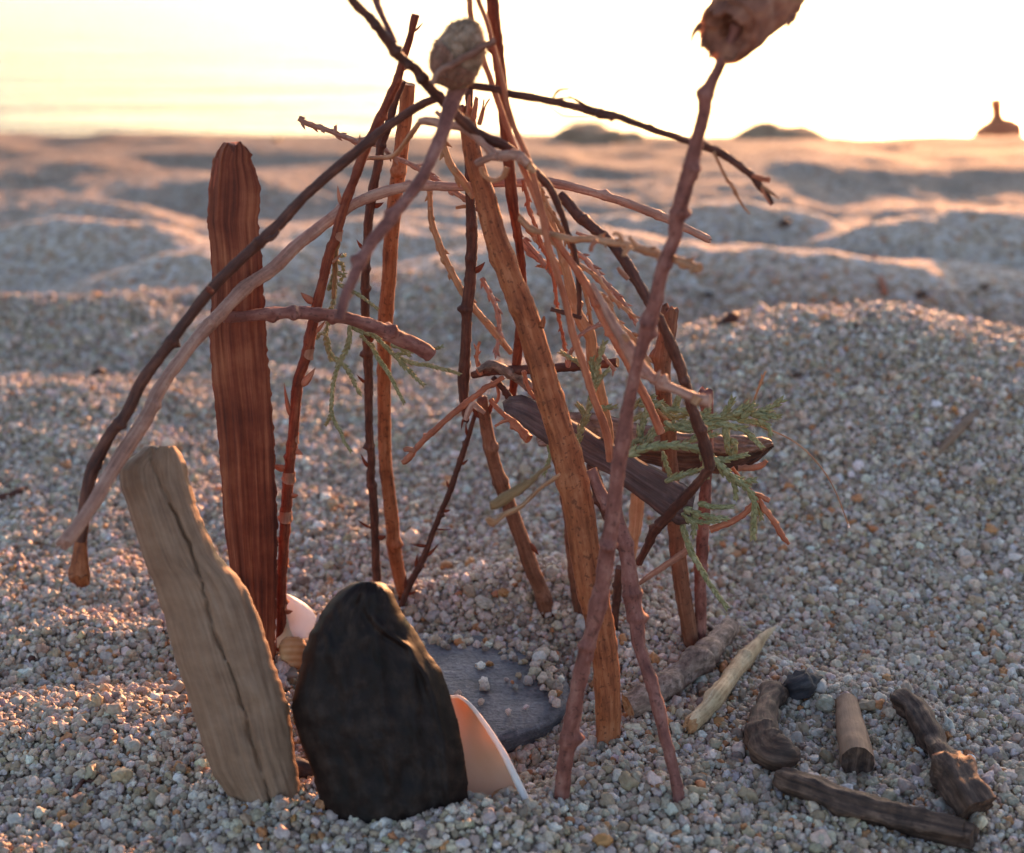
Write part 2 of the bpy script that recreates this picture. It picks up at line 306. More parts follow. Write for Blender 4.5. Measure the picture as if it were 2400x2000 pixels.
def tube(mb, P, Rr, sides=12, lump=.10, wob=.0, seed=0, flat=1.0, knots=(), nodes=0, mi=0, cap='cut', capmi=None, step=None, ridged=0.0, kn=1.0, fine=.035):
    Rr = np.asarray(Rr, float); rm = float(np.mean(Rr)); st = step or max(rm * .35, .0004)
    P, r = spline(P, Rr, st); n = len(P); rg = np.random.default_rng(seed + 17)
    s = np.concatenate([[0], np.cumsum(np.linalg.norm(np.diff(P, axis=0), axis=1))]); L = s[-1]
    if wob: 
        for ax in range(3): P[:, ax] += wob * rm * vnoise(s / (rm * 7) + seed * 3.3, np.full(n, ax * 7.7 + seed), 31)
    T, U, V = frames(P); ang = np.linspace(0, 2 * math.pi, sides, endpoint=False)
    A, S = np.meshgrid(ang, s)
    rad = np.repeat(r[:, None], sides, 1)
    rad *= 1 + lump * vnoise(S / (rm * 3.2) + seed, np.cos(A) * 1.2 + 5 + seed * .37, 41) + lump * .8 * vnoise(S / (rm * 1.2), np.sin(A) * 1.9 + np.cos(A) * 2.3 + seed, 42)
    rad *= 1 + fine * vnoise(S / (rm * .35) + seed, A * 3.2, 43) + fine * .8 * vnoise(S / (rm * .9) + seed, A * 1.6, 44)
    if ridged: rad *= 1 + ridged * np.sign(np.sin(A * 5 + S * 60)) * np.abs(np.sin(A * 5 + S * 60)) ** .6
    ks = [(k, rg.uniform(0, 6.28), rg.uniform(.45, .9)) for k in knots] + [(rg.uniform(.06, .95), rg.uniform(0, 6.28), rg.uniform(.25, .7)) for _ in range(nodes)]
    for kt, ka, kh in ks:
        kh = kh * kn
        d = np.abs((A - ka + math.pi) % (2 * math.pi) - math.pi); ds = (S - kt * L) / (rm * .75)
        rad *= 1 + kh * np.exp(-(d / .75) ** 2 - ds ** 2) + .22 * kh * np.exp(-(ds * 1.6) ** 2)
    c, sn = np.cos(ang), np.sin(ang) * flat
    X = P[:, None, :] + rad[..., None] * (c[None, :, None] * U[:, None, :] + sn[None, :, None] * V[:, None, :])
    v = X.reshape(-1, 3); o = seed * .137
    fib = np.stack([rad * np.cos(A) + o, rad * np.sin(A), S + o], -1).reshape(-1, 3)
    f = [(i * sides + j, i * sides + (j + 1) % sides, (i + 1) * sides + (j + 1) % sides, (i + 1) * sides + j) for i in range(n - 1) for j in range(sides)]
    mb.add(v, f, fib, mi); grid = mb.v[-1]
    cm = mi if capmi is None else capmi
    for end, idx, sg in ((0, 0, -1), (1, n - 1, 1)):
        ring = X[idx]; cc = P[idx]; rr = r[idx]
        k = .15 if cap == 'cut' else .7
        if cap == 'jag': ring = ring + T[idx] * sg * rr * rg.uniform(-.5, .9, (sides, 1))
        inner = cc + (ring - cc) * .62 + T[idx] * sg * rr * (k * .8 if cap != 'cut' else -.05) * np.ones((sides, 1)) + rg.normal(0, rr * .06, (sides, 3))
        cen = cc + T[idx] * sg * rr * (k if cap != 'cut' else -.12)
        vv = np.vstack([ring, inner, cen[None]]); ff = []
        for j in range(sides):
            q = (j + 1) % sides
            if sg > 0: ff += [(j, q, sides + q, sides + j), (sides + j, sides + q, 2 * sides)]
            else: ff += [(q, j, sides + j, sides + q), (sides + q, sides + j, 2 * sides)]
        fb = (vv - cc) + np.array([o, 0, o + .05]); mb.add(vv, ff, fb, cm)
        if cap == 'jag': grid[idx * sides:(idx + 1) * sides] = ring
    return P, r, T, U, V, s
def cone(mb, p, d, l, r, bend=None, seed=0, sides=6, mi=0, flat=1.0):
    """small pointed scale or bud: base at p, pointing along d"""
    d = unit(np.asarray(d, float)); b = np.zeros(3) if bend is None else bend
    n = 5; pts = [p + d * l * t + b * l * t * t for t in np.linspace(0, 1, n)]
    rr = [r * k for k in (.75, 1.0, .85, .5, .06)]
    P = np.array(pts); T, U, V = frames(P); ang = np.linspace(0, 2 * math.pi, sides, endpoint=False); vs = []; fb = []
    for i in range(n):
        for a in ang:
            vs.append(P[i] + rr[i] * (math.cos(a) * U[i] + flat * math.sin(a) * V[i])); fb.append((rr[i] * math.cos(a) + seed * .1, rr[i] * math.sin(a), l * i / n + seed * .01))
    f = [(i * sides + j, i * sides + (j + 1) % sides, (i + 1) * sides + (j + 1) % sides, (i + 1) * sides + j) for i in range(n - 1) for j in range(sides)]
    f.append(tuple(range(sides - 1, -1, -1))); f.append(tuple((n - 1) * sides + j for j in range(sides)))
    mb.add(vs, f, fb, mi)
def hairs(mb, pts, nrm, l, r, seed, mi=0, lay=.5):
    rg = np.random.default_rng(seed)
    for p, n_ in zip(pts, nrm):
        d = unit(n_ + rg.normal(0, lay, 3)); s_ = unit(np.cross(d, rg.normal(0, 1, 3))) * r; q = np.cross(d, s_)
        ll = l * rg.uniform(.4, 1.2); e = p + d * ll + rg.normal(0, .15, 3) * ll
        v = [p + s_, p - s_ * .5 + q * .8, p - s_ * .5 - q * .8, e]; mb.add(v, [(0, 1, 3), (1, 2, 3), (2, 0, 3)], [(rg.uniform(0, .1), 0, 0)] * 4, mi)
def path3(pts, dep):
    """pixels + depths -> 3D points and radii. dep: (first, last) or one per point; 'g' = on the sand"""
    pts = [tuple(p) for p in pts]; xy = np.array([p[:2] for p in pts], float)
    s = np.concatenate([[0], np.cumsum(np.hypot(*np.diff(xy, axis=0).T))]); s = s / s[-1]
    dep = list(dep)
    if dep == ['lie']:
        out = []; rr = []
        for x, y, r in pts:
            g = ghit(x, y + r * 1.0); rm = r * mpp(x, y, g[1]); out.append(at(x, y, g[1]) ); out[-1][2] = max(out[-1][2], g[2] + rm * .35); rr.append(rm)
        return out, rr
    if len(dep) != len(pts): 
        a = ghit(*pts[0][:2])[1] if dep[0] == 'g' else dep[0]; b = ghit(*pts[-1][:2])[1] if dep[-1] == 'g' else dep[-1]
        if len(dep) == 3: ys = np.interp(s, [0, .5, 1], [a, dep[1], b])
        else: ys = a + (b - a) * s
    else: ys = [ghit(*p[:2])[1] if d == 'g' else d for p, d in zip(pts, dep)]
    P = []; Rr = []
    for (x, y, r), Y in zip(pts, ys): P.append(at(x, y, Y)); Rr.append(r * mpp(x, y, Y))
    if dep[-1] == 'g':   # push the foot into the sand
        d = unit(P[-1] - P[-2]); P.append(P[-1] + d * .010); Rr.append(Rr[-1])
    return P, Rr
SEED = [0]
GT = 'twigs and sticks of the little tepee'
def stick(name, label, cat, pts, dep, mat, group=None, parts=(), scale=None, cap='cut', cut=None, **kw):
    """a stick that stands as ONE thing; parts = extra pieces of it (name, pts, depths, material, kwargs)"""
    SEED[0] += 1; sd_ = SEED[0]
    P, Rr = path3(pts, dep); base = P[-1] if dep[-1] == 'g' else P[0]
    mb = MB(); res = tube(mb, P, Rr, seed=sd_, cap=cap, capmi=1 if cut else None, **kw)
    if scale: scales(mb, res, seed=sd_, **scale)
    mats = [M[mat]] + ([M[cut]] if cut else [])
    if not parts:
        o = mb.build(name, mats, origin=base); tag(o, label, cat, group); return o, res
    root = bpy.data.objects.new(name, None); root.empty_display_size = .01; COL.objects.link(root); root.location = tuple(base); tag(root, label, cat, group)
    mb.build('stem', mats, root, base)
    for i, (pn, pp, pd, pm, pk) in enumerate(parts):
        m2 = MB()
        if callable(pp): pp(m2, res)
        else:
            pk = dict(pk); sc = pk.pop('scale', None); q, qr = path3(pp, pd); r2 = tube(m2, q, qr, seed=sd_ * 7 + i, **pk)
            if sc: scales(m2, r2, seed=sd_ * 5 + i, **sc)
        m2.build(pn, M[pm], root, base)
    return root, res
def scales(mb, res, seed=0, gap=1.6, l=2.6, r=.55, out=.45, mi=0, jit=.3, a=0., b=1., flat=.7):
    P, rr, T, U, V, s = res; rg = np.random.default_rng(seed + 99); x = a * s[-1]; k = 0
    while x < s[-1] * b:
        i = min(int(np.searchsorted(s, x)), len(P) - 1); th = k * 2.4 + rg.uniform(-.4, .4); rm = rr[i]
        n_ = math.cos(th) * U[i] + math.sin(th) * V[i]
        d = T[i] + n_ * out * rg.uniform(.6, 1.6)
        cone(mb, P[i] + n_ * rm * .6, d, rm * l * rg.uniform(1 - jit, 1 + jit), rm * r, bend=n_ * rg.uniform(-.2, .35), seed=k, mi=mi, flat=flat)
        x += rm * gap * rg.uniform(.7, 1.3); k += 1
def at_frac(res, t, th):
    P, rr, T, U, V, s = res; i = min(int(np.searchsorted(s, t * s[-1])), len(P) - 1)
    n_ = math.cos(th) * U[i] + math.sin(th) * V[i]; return P[i], rr[i], T[i], n_
def side_dir(res, t, right):
    """normal of the stem that points to the right (or left) of the photograph"""
    P, rr, T, U, V, s = res; i = min(int(np.searchsorted(s, t * s[-1])), len(P) - 1)
    x = np.array([1. if right else -1., -.35, .15]); x = unit(x - T[i] * np.dot(x, T[i])); return P[i], rr[i], T[i], x

# ------------------------------------------------------------------ the setting: sand, sea
def grid_axis(lo, hi, d0, c, g):
    a = [c]
    d = d0
    while a[-1] < hi: a.append(a[-1] + d); d = max(d0, g * abs(a[-1] - c))
    b = [c]; d = d0
    while b[-1] > lo: b.append(b[-1] - d); d = max(d0, g * abs(b[-1] - c))
    return np.array(b[::-1][:-1] + a)
gx = grid_axis(-60, 60, .0022, 0, .0075); gy = grid_axis(-40, 9, .0022, .36, .0060)
GX, GY = np.meshgrid(gx, gy); GZ = height(GX, GY) - .0010
nx, ny = len(gx), len(gy)
me = bpy.data.meshes.new('beach_sand')
idx = np.arange(nx * ny).reshape(ny, nx)
quads = np.stack([idx[:-1, :-1], idx[:-1, 1:], idx[1:, 1:], idx[1:, :-1]], -1).reshape(-1, 4)
me.vertices.add(nx * ny); me.vertices.foreach_set('co', np.stack([GX, GY, GZ], -1).ravel())
me.loops.add(quads.size); me.loops.foreach_set('vertex_index', quads.ravel())
me.polygons.add(len(quads)); me.polygons.foreach_set('loop_start', np.arange(0, quads.size, 4)); me.polygons.foreach_set('loop_total', np.full(len(quads), 4))
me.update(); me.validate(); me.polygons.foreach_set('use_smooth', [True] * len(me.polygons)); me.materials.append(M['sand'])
o = bpy.data.objects.new('beach_sand', me); COL.objects.link(o); tag(o, kind='structure')
WZ = -0.22
me = bpy.data.meshes.new('sea'); me.from_pydata([(-4000, 1.6, WZ), (4000, 1.6, WZ), (4000, 6000, WZ), (-4000, 6000, WZ)], [], [(0, 1, 2, 3)]); me.materials.append(M['water'])
o = bpy.data.objects.new('sea', me); COL.objects.link(o); tag(o, kind='structure')

# loose grains: one mesh of points, each carrying a grain of its own size, turn and colour
def grain_points(y0, y1, sp, rmean, sig, lift, seed, keep=1.0):
    rg = np.random.default_rng(seed); X = []; Y = []
    ys = np.arange(y0, y1, sp)
    for y in ys:
        hw = .395 * y / math.cos(PITCH) + .05; xs = np.arange(-hw, hw, sp); X.append(xs); Y.append(np.full(len(xs), y))
    X = np.concatenate(X); Y = np.concatenate(Y); n = len(X)
    X = X + rg.uniform(-.6, .6, n) * sp; Y = Y + rg.uniform(-.6, .6, n) * sp
    r = rmean * np.exp(rg.normal(0, sig, n)); r = np.clip(r, rmean * .45, rmean * 2.6)
    k = rg.random(n) < keep * (1 - sstep(.62, .78, Y + .03 * vnoise(X * 9, Y * 9, 19))); X, Y, r = X[k], Y[k], r[k]
    Z = height(X, Y) + lift * r + rg.uniform(-.25, .25, len(X)) * r
    return X, Y, Z, r
sets = [grain_points(.17, .80, .00142, .00081, .31, -.05, 1), grain_points(.17, .66, .0034, .00096, .30, .6, 2, .50), grain_points(.17, .66, .012, .00145, .22, .3, 3, .20),
        grain_points(.80, 1.02, .0030, .0015, .25, -.2, 4)]
GXs, GYs, GZs, GRs = [np.concatenate([s_[i] for s_ in sets]) for i in range(4)]
# grains spilled on the slate
rs_ = np.random.default_rng(5); g0 = ghit(1010, 1640); zt_ = float(height(g0[0], g0[1])) + .0054; sx_, sy_, sr_ = [], [], []
def sl_at(px, py): d = ray(px, py); yy = (HC - zt_) / (-d[2] / d[1]); return d[0] / d[1] * yy, yy
for px, py, n_, sp_x, sp_y in [(1240, 1530, 46, 34, 12), (1275, 1565, 40, 22, 18), (1180, 1515, 26, 40, 8), (1060, 1508, 20, 50, 7), (1150, 1580, 12, 70, 30), (1300, 1610, 16, 10, 20), (720, 1720, 18, 16, 20), (1100, 1660, 7, 80, 40)]:
    for _ in range(n_):
        a_, b_ = sl_at(px + rs_.normal(0, sp_x), py + rs_.normal(0, sp_y)); sx_.append(a_); sy_.append(b_); sr_.append(.0009 * math.exp(rs_.normal(0, .3)))
GXs = np.concatenate([GXs, sx_]); GYs = np.concatenate([GYs, sy_]); GRs = np.concatenate([GRs, sr_]); GZs = np.concatenate([GZs, zt_ + np.array(sr_) * .5])
ng = len(GXs); print('grains', ng)
pal = np.array(SANDCOLS); ci = rng.choice(len(pal), ng, p=np.array(SANDP) / sum(SANDP))
gc = pal[ci] * np.exp(rng.normal(0, .13, (ng, 1))) * np.exp(rng.normal(0, .04, (ng, 3)))
gc = np.clip(gc * np.array([.99, .91, .86]), .01, .88)
me = bpy.data.meshes.new('sand_grains'); me.vertices.add(ng); me.vertices.foreach_set('co', np.stack([GXs, GYs, GZs], -1).ravel())
a = me.attributes.new('gcol', 'FLOAT_COLOR', 'POINT'); a.data.foreach_set('color', np.hstack([gc, np.ones((ng, 1))]).astype(np.float32).ravel())
sc3 = GRs[:, None] * np.exp(rng.normal(0, .18, (ng, 3)))
a = me.attributes.new('gscale', 'FLOAT_VECTOR', 'POINT'); a.data.foreach_set('vector', sc3.astype(np.float32).ravel())
a = me.attributes.new('grot', 'FLOAT_VECTOR', 'POINT'); a.data.foreach_set('vector', rng.uniform(0, 6.28, (ng, 3)).astype(np.float32).ravel())
a = me.attributes.new('gid', 'INT', 'POINT'); a.data.foreach_set('value', rng.integers(0, 8, ng).astype(np.int32))
grains = bpy.data.objects.new('sand_grains', me); COL.objects.link(grains); tag(grains, 'coarse pale sand grains covering the beach', 'sand', kind='stuff')
ng_ = bpy.data.node_groups.new('grains', 'GeometryNodeTree')
ng_.interface.new_socket('Geometry', in_out='INPUT', socket_type='NodeSocketGeometry'); ng_.interface.new_socket('Geometry', in_out='OUTPUT', socket_type='NodeSocketGeometry')
gi = ng_.nodes.new('NodeGroupInput'); go = ng_.nodes.new('NodeGroupOutput'); GL = ng_.links.new
join = ng_.nodes.new('GeometryNodeJoinGeometry')
for k in range(8):
    ico = ng_.nodes.new('GeometryNodeMeshIcoSphere'); ico.inputs['Radius'].default_value = 1; ico.inputs['Subdivisions'].default_value = 3
    nz = ng_.nodes.new('ShaderNodeTexNoise'); nz.noise_dimensions = '4D'; nz.inputs['W'].default_value = k * 5.3; nz.inputs['Scale'].default_value = 1.15; nz.inputs['Detail'].default_value = 2.5
    pos = ng_.nodes.new('GeometryNodeInputPosition'); GL(pos.outputs[0], nz.inputs['Vector'])
    mr = ng_.nodes.new('ShaderNodeMapRange'); GL(nz.outputs[0], mr.inputs[0]); mr.inputs[1].default_value = .25; mr.inputs[2].default_value = .75; mr.inputs[3].default_value = .45; mr.inputs[4].default_value = 1.5
    vm = ng_.nodes.new('ShaderNodeVectorMath'); vm.operation = 'SCALE'; GL(pos.outputs[0], vm.inputs[0]); GL(mr.outputs[0], vm.inputs['Scale'])
    sp_ = ng_.nodes.new('GeometryNodeSetPosition'); GL(ico.outputs[0], sp_.inputs[0]); GL(vm.outputs[0], sp_.inputs['Position'])
    ss = ng_.nodes.new('GeometryNodeSetShadeSmooth'); GL(sp_.outputs[0], ss.inputs[0]); ss.inputs['Shade Smooth'].default_value = (k % 4 != 3)
    sm = ng_.nodes.new('GeometryNodeSetMaterial'); sm.inputs['Material'].default_value = M['grain']; GL(ss.outputs[0], sm.inputs[0])
    g2 = ng_.nodes.new('GeometryNodeGeometryToInstance'); GL(sm.outputs[0], g2.inputs[0]); GL(g2.outputs[0], join.inputs[0])
def nattr(name, ty):
    n = ng_.nodes.new('GeometryNodeInputNamedAttribute'); n.data_type = ty; n.inputs['Name'].default_value = name; return n.outputs[0]
iop = ng_.nodes.new('GeometryNodeInstanceOnPoints'); GL(gi.outputs[0], iop.inputs['Points']); GL(join.outputs[0], iop.inputs['Instance'])
iop.inputs['Pick Instance'].default_value = True; GL(nattr('gid', 'INT'), iop.inputs['Instance Index'])
er = ng_.nodes.new('FunctionNodeEulerToRotation'); GL(nattr('grot', 'FLOAT_VECTOR'), er.inputs[0]); GL(er.outputs[0], iop.inputs['Rotation'])
GL(nattr('gscale', 'FLOAT_VECTOR'), iop.inputs['Scale']); GL(iop.outputs[0], go.inputs[0])
md = grains.modifiers.new('grains', 'NODES'); md.node_group = ng_

# ------------------------------------------------------------------ broad pieces cut along an outline (plank, driftwood, stone, shells, slabs)
def sheet(mb, rows, dep, thick, front=None, back=None, nv=28, step=8, topdisp=None, sway=None, mi=0, fl=0.12, seed=0, edge=0.0):
    """rows: (y, xl, xr) in photo pixels from the top down; dep: depth (top, bottom); front(v, t), back(v, t): 0..1 relief, thick in metres"""
    rows = np.array(rows, float); y0, y1 = rows[0, 0], rows[-1, 0]; n = max(6, int((y1 - y0) / step)); tt = np.linspace(0, 1, n)
    ys = y0 + (y1 - y0) * tt; xl = np.interp(ys, rows[:, 0], rows[:, 1]); xr = np.interp(ys, rows[:, 0], rows[:, 2])
    el = edge * vnoise(ys / 14, ys * 0 + seed, 51) + edge * .5 * vnoise(ys / 6, ys * 0 + seed, 52); er_ = edge * vnoise(ys / 13, ys * 0 + seed + 3, 53) + edge * .5 * vnoise(ys / 6, ys * 0 + seed, 54)
    front = front or (lambda v, t: np.sqrt(np.clip(1 - v * v, 0, 1))); back = back or (lambda v, t: np.sqrt(np.clip(1 - v * v, 0, 1)))
    vs = -np.cos(np.linspace(0, math.pi, nv)); V = np.concatenate([vs, vs[::-1][1:-1]]); isf = np.array([1] * nv + [0] * (nv - 2)); m = len(V); P = []; fb = []
    for i, t in enumerate(tt):
        Y = dep[0] + (dep[1] - dep[0]) * t
        for j in range(m):
            v = V[j]; x = xl[i] + (xr[i] - xl[i]) * (v + 1) / 2 + (el[i] if v < 0 else er_[i]) * abs(v) ** 12; y = ys[i]
            if topdisp: y = y + topdisp(v, t)
            off = -thick * front(v, t) * .5 if isf[j] else thick * back(v, t) * .5
            p = at(x, y, Y); d = unit(ray(x, y)); p = p + d * off
            P.append(p); hw = (xr[i] - xl[i]) / 2 * mpp(x, y, Y)
            fb.append((v * (rows[:, 2] - rows[:, 1]).mean() / 2 * mpp(x, y, Y) + seed * .1, off * .6, t * (y1 - y0) * mpp(x, y, Y)))
    f = [(i * m + j, (i + 1) * m + j, (i + 1) * m + (j + 1) % m, i * m + (j + 1) % m) for i in range(n - 1) for j in range(m)]
    f.append(tuple(range(m))); f.append(tuple((n - 1) * m + j for j in range(m - 1, -1, -1)))
    mb.add(P, f, fb, mi)
def thing(name, label, cat, base, group=None):
    r = bpy.data.objects.new(name, None); r.empty_display_size = .01; COL.objects.link(r); r.location = tuple(base); return tag(r, label, cat, group)

# red-brown plank of bark
base = ghit(600, 1545); yb = base[1]
tp = thing('bark_plank', 'tall upright red-brown plank of bark with a notched top', 'bark plank', base)
def notch(v, t):
    k = max(0, 1 - t / .05); nn = 24 * math.exp(-((v + .12) / .20) ** 2) + 5 * float(vnoise(v * 6, 1.5, 61)) + 3 * float(vnoise(v * 17, 1.5, 62)) + 22 * max(0, v - .5) + 16 * max(0, -v - .72)
    return nn * k
mb = MB()
def pf(v, t):
    e = 1.0 if v > -.55 else 1 - (-.55 - v) * 1.9
    g = .12 * float(vnoise(v * 7, t * 2, 63)) + .10 * float(vnoise(v * 19, t * 3, 64)) - .25 * math.exp(-((v + .50) / .05) ** 2)
    return (e + g) * (1 - .35 * max(0, v - .8) * 5)
sheet(mb, [(334, 522, 578), (352, 508, 590), (380, 500, 593), (405, 496, 602), (440, 490, 612), (480, 488, 611), (520, 487, 606), (590, 495, 613), (680, 499, 619), (773, 490, 623), (883, 498, 633), (950, 506, 638), (1053, 515, 645), (1156, 521, 648), (1224, 527, 651), (1327, 537, 651), (1440, 552, 648), (1545, 566, 643), (1600, 574, 642)],
      (.338, yb), .0058, pf, lambda v, t: .8 * (1 - v ** 6), nv=44, step=5, topdisp=notch, edge=2.6, seed=1)
mb.build('plank_face', M['plank'], tp, base)
mb = MB()
sheet(mb, [(370, 500, 512), (440, 489, 507), (520, 486, 512), (590, 494, 518), (680, 498, 522), (773, 489, 519), (883, 497, 529), (1053, 514, 547), (1224, 526, 562), (1340, 539, 572), (1440, 553, 580)], (.3385, yb), .0040, lambda v, t: .2 + .8 * (v + 1) / 2 + .1 * float(vnoise(v * 4, t * 40, 65)), lambda v, t: .8, nv=12, step=6, edge=1.6, seed=2)
mb.build('bark_edge', M['plankedge'], tp, base)

# grey-brown driftwood, front left
base = ghit(640, 1895); yb = base[1]
td = thing('driftwood', 'thick grey-brown driftwood with a long crack, leaning in the sand left of the dark stone', 'driftwood', base)
crk = np.array([(1046, 352), (1097, 356), (1150, 385), (1197, 408), (1276, 443), (1378, 477), (1487, 502), (1556, 536), (1658, 570), (1761, 598), (1881, 635), (1960, 650)], float)
DR = [(1046, 340, 412), (1062, 322, 424), (1085, 290, 436), (1101, 279, 440), (1128, 281, 444), (1142, 282, 449), (1183, 298, 461), (1207, 305, 470), (1241, 316, 484), (1269, 323, 497), (1300, 333, 512), (1328, 341, 535), (1348, 351, 556), (1382, 364, 580), (1413, 374, 594), (1436, 382, 604), (1485, 395, 621), (1556, 413, 643), (1641, 443, 673), (1700, 460, 684), (1761, 480, 690), (1813, 497, 699), (1881, 543, 710), (1930, 570, 715), (1975, 590, 715)]
dra = np.array(DR, float)
def df(v, t):
    y = 1046 + (1975 - 1046) * t; xl = np.interp(y, dra[:, 0], dra[:, 1]); xr = np.interp(y, dra[:, 0], dra[:, 2]); x = xl + (xr - xl) * (v + 1) / 2
    cx = np.interp(y, crk[:, 0], crk[:, 1]) + 3 * float(vnoise(y / 22, 3.3, 70)); wdt = 3.2 + 2.4 * float(vnoise(y / 35, 1.3, 71))
    g = -.34 * math.exp(-((x - cx) / wdt) ** 2) * (1 if y > 1180 else .35) - .10 * math.exp(-((x - cx) / 16) ** 2)
    c2 = np.interp(y, [1300, 1350, 1450, 1600, 1750], [530, 562, 590, 628, 650]); g += -.13 * math.exp(-((x - c2) / 7) ** 2) * float(sstep(1330, 1380, y) * (1 - sstep(1560, 1700, y)))
    c3 = np.interp(y, [1160, 1350], [455, 470]); g += .06 * math.exp(-((x - 400 - (y - 1150) * .35) / 14) ** 2)
    g += .035 * float(vnoise(x / 13 - y / 38, y / 260, 72)) + .025 * float(vnoise(x / 4.5 - y / 13, y / 160, 73)) + .05 * float(vnoise(x / 30, y / 45, 74))
    return max(0, 1 - abs(v) ** 2.6) ** .55 + g * (1 - v ** 8)
mb = MB()
sheet(mb, DR, (.300, yb + .004), .0125, df, lambda v, t: max(0, 1 - abs(v) ** 3) ** .5, nv=76, step=4, edge=1.6, seed=4,
      topdisp=lambda v, t: max(0, 1 - t / .05) * (3 * float(vnoise(v * 5, 0.5, 75)) + 8 * math.exp(-((v + .25) / .12) ** 2)))
mb.build('weathered_wood', M['drift'], td, base)
td2 = td

# dark upright stone
base = ghit(920, 1925); yb = base[1]
ST = [(1364, 836, 892), (1370, 818, 905), (1385, 797, 918), (1401, 780, 926), (1436, 754, 941), (1484, 727, 977), (1532, 710, 1005), (1573, 703, 1035), (1631, 687, 1056), (1660, 684, 1065), (1693, 690, 1073), (1744, 706, 1084), (1778, 719, 1090), (1806, 730, 1093), (1847, 742, 1097), (1888, 752, 1096), (1916, 764, 1088), (1960, 780, 1075), (1990, 800, 1060)]
ridge = np.array([(1385, 880), (1420, 860), (1440, 872), (1480, 905), (1520, 960), (1580, 995), (1650, 1020), (1750, 1043), (1990, 1060)], float)
sta = np.array(ST, float)
def sf(v, t):
    y = 1364 + 626 * t; xl = np.interp(y, sta[:, 0], sta[:, 1]); xr = np.interp(y, sta[:, 0], sta[:, 2]); x = xl + (xr - xl) * (v + 1) / 2
    rx = np.interp(y, ridge[:, 0], ridge[:, 1]) + 4 * float(vnoise(y / 40, .4, 77)); dd = x - rx
    h = .62 + .38 * math.sqrt(max(0, 1 - ((v + .25) / 1.25) ** 2))
    tp_ = float(sstep(1420, 1500, y))
    if dd > 0: h -= min(.42, dd / 90 * .42) * tp_
    h += tp_ * .13 * math.exp(-(dd / 9) ** 2) - .06 * math.exp(-((dd + 20) / 10) ** 2)
    for x0, k, a in ((800, .10, .10), (880, .13, .13), (960, .08, .12)):
        h += a * math.exp(-((x - x0 - (y - 1500) * k - 5 * float(vnoise(y / 50, x0, 80))) / 11) ** 2) * float(sstep(1440, 1560, y) * (1 - sstep(1820, 1930, y)))
    h += .06 * float(vnoise(x / 34, y / 90, 78)) + .035 * float(vnoise(x / 11, y / 30, 79)) + .02 * float(vnoise(x / 7, y / 24, 76))
    e = max(0, 1 - abs(v) ** 5) ** .55 * (.35 + .65 * float(sstep(-.06, .05, t)))
    return max(0.02, h * e)
mb = MB(); sheet(mb, ST, (.2955, yb + .003), .015, sf, lambda v, t: max(0, 1 - v ** 6) ** .6 * (.5 + .5 * min(1, t * 8)), nv=64, step=5, edge=1.5, seed=5)
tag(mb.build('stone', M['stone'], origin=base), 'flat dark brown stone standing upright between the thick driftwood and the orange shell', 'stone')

# shells
base = ghit(1150, 1925); yb = base[1]
th = thing('shell', 'orange-lined shell with a thick white rim, behind the right side of the dark stone', 'shell', base)
SH = [(1630, 1050, 1076), (1640, 1040, 1092), (1658, 1030, 1108), (1685, 1020, 1130), (1710, 1010, 1145), (1761, 1000, 1178), (1823, 990, 1211), (1864, 985, 1232), (1898, 985, 1243), (1935, 990, 1248), (1965, 1000, 1246)]
mb = MB(); sheet(mb, SH, (.3015, yb + .005), .005, lambda v, t: -1.0 * (1 - v * v) + .25, lambda v, t: 1.5 * (1 - v * v) + .25, nv=40, step=5, seed=6); mb.build('valve', M['shellin'], th, base)
mb = MB(); q, qr = path3([(1056, 1634, 3.5), (1074, 1633, 4.5), (1092, 1644, 5), (1110, 1662, 6), (1131, 1690, 7), (1149, 1716, 8), (1181, 1768, 9.5), (1211, 1829, 11), (1229, 1868, 12), (1239, 1902, 12), (1243, 1960, 12)], (.3005, yb + .004)); tube(mb, q, qr, lump=.05, seed=5, flat=.8); mb.build('rim', M['shellrim'], th, base)
base = ghit(700, 1548); yb = base[1]
th = thing('shell', 'small white and cream shell at the foot of the banded twig', 'shell', base)
mb = MB(); sheet(mb, [(1392, 668, 674), (1400, 664, 692), (1415, 662, 716), (1430, 660, 732), (1449, 660, 742), (1470, 664, 735), (1497, 680, 722)], (.3585, yb), .005, lambda v, t: .9 * (1 - v * v), lambda v, t: .3 * (1 - v * v), nv=26, step=4, seed=7); mb.build('upper_valve', M['shellwhite'], th, base)
mb = MB(); sheet(mb, [(1420, 655, 672), (1439, 650, 684), (1470, 648, 702), (1500, 648, 714), (1520, 650, 716)], (.3575, yb - .001), .006, lambda v, t: .9 * (1 - v * v), lambda v, t: .3 * (1 - v * v), nv=26, step=4, seed=8); mb.build('lower_valve', M['shellcream'], th, base)
mb = MB(); sheet(mb, [(1492, 672, 700), (1500, 660, 712), (1514, 653, 720), (1530, 654, 722), (1550, 660, 718), (1568, 668, 708)], (yb - .003, yb - .004), .008, lambda v, t: max(0, 1 - v * v) ** .5 * (.9 - .5 * abs(t - .4)) + .05 * math.sin(t * 30), lambda v, t: .3 * (1 - v * v), nv=26, step=3, seed=9); mb.build('ribbed_hinge', M['shellbrown'], th, base)

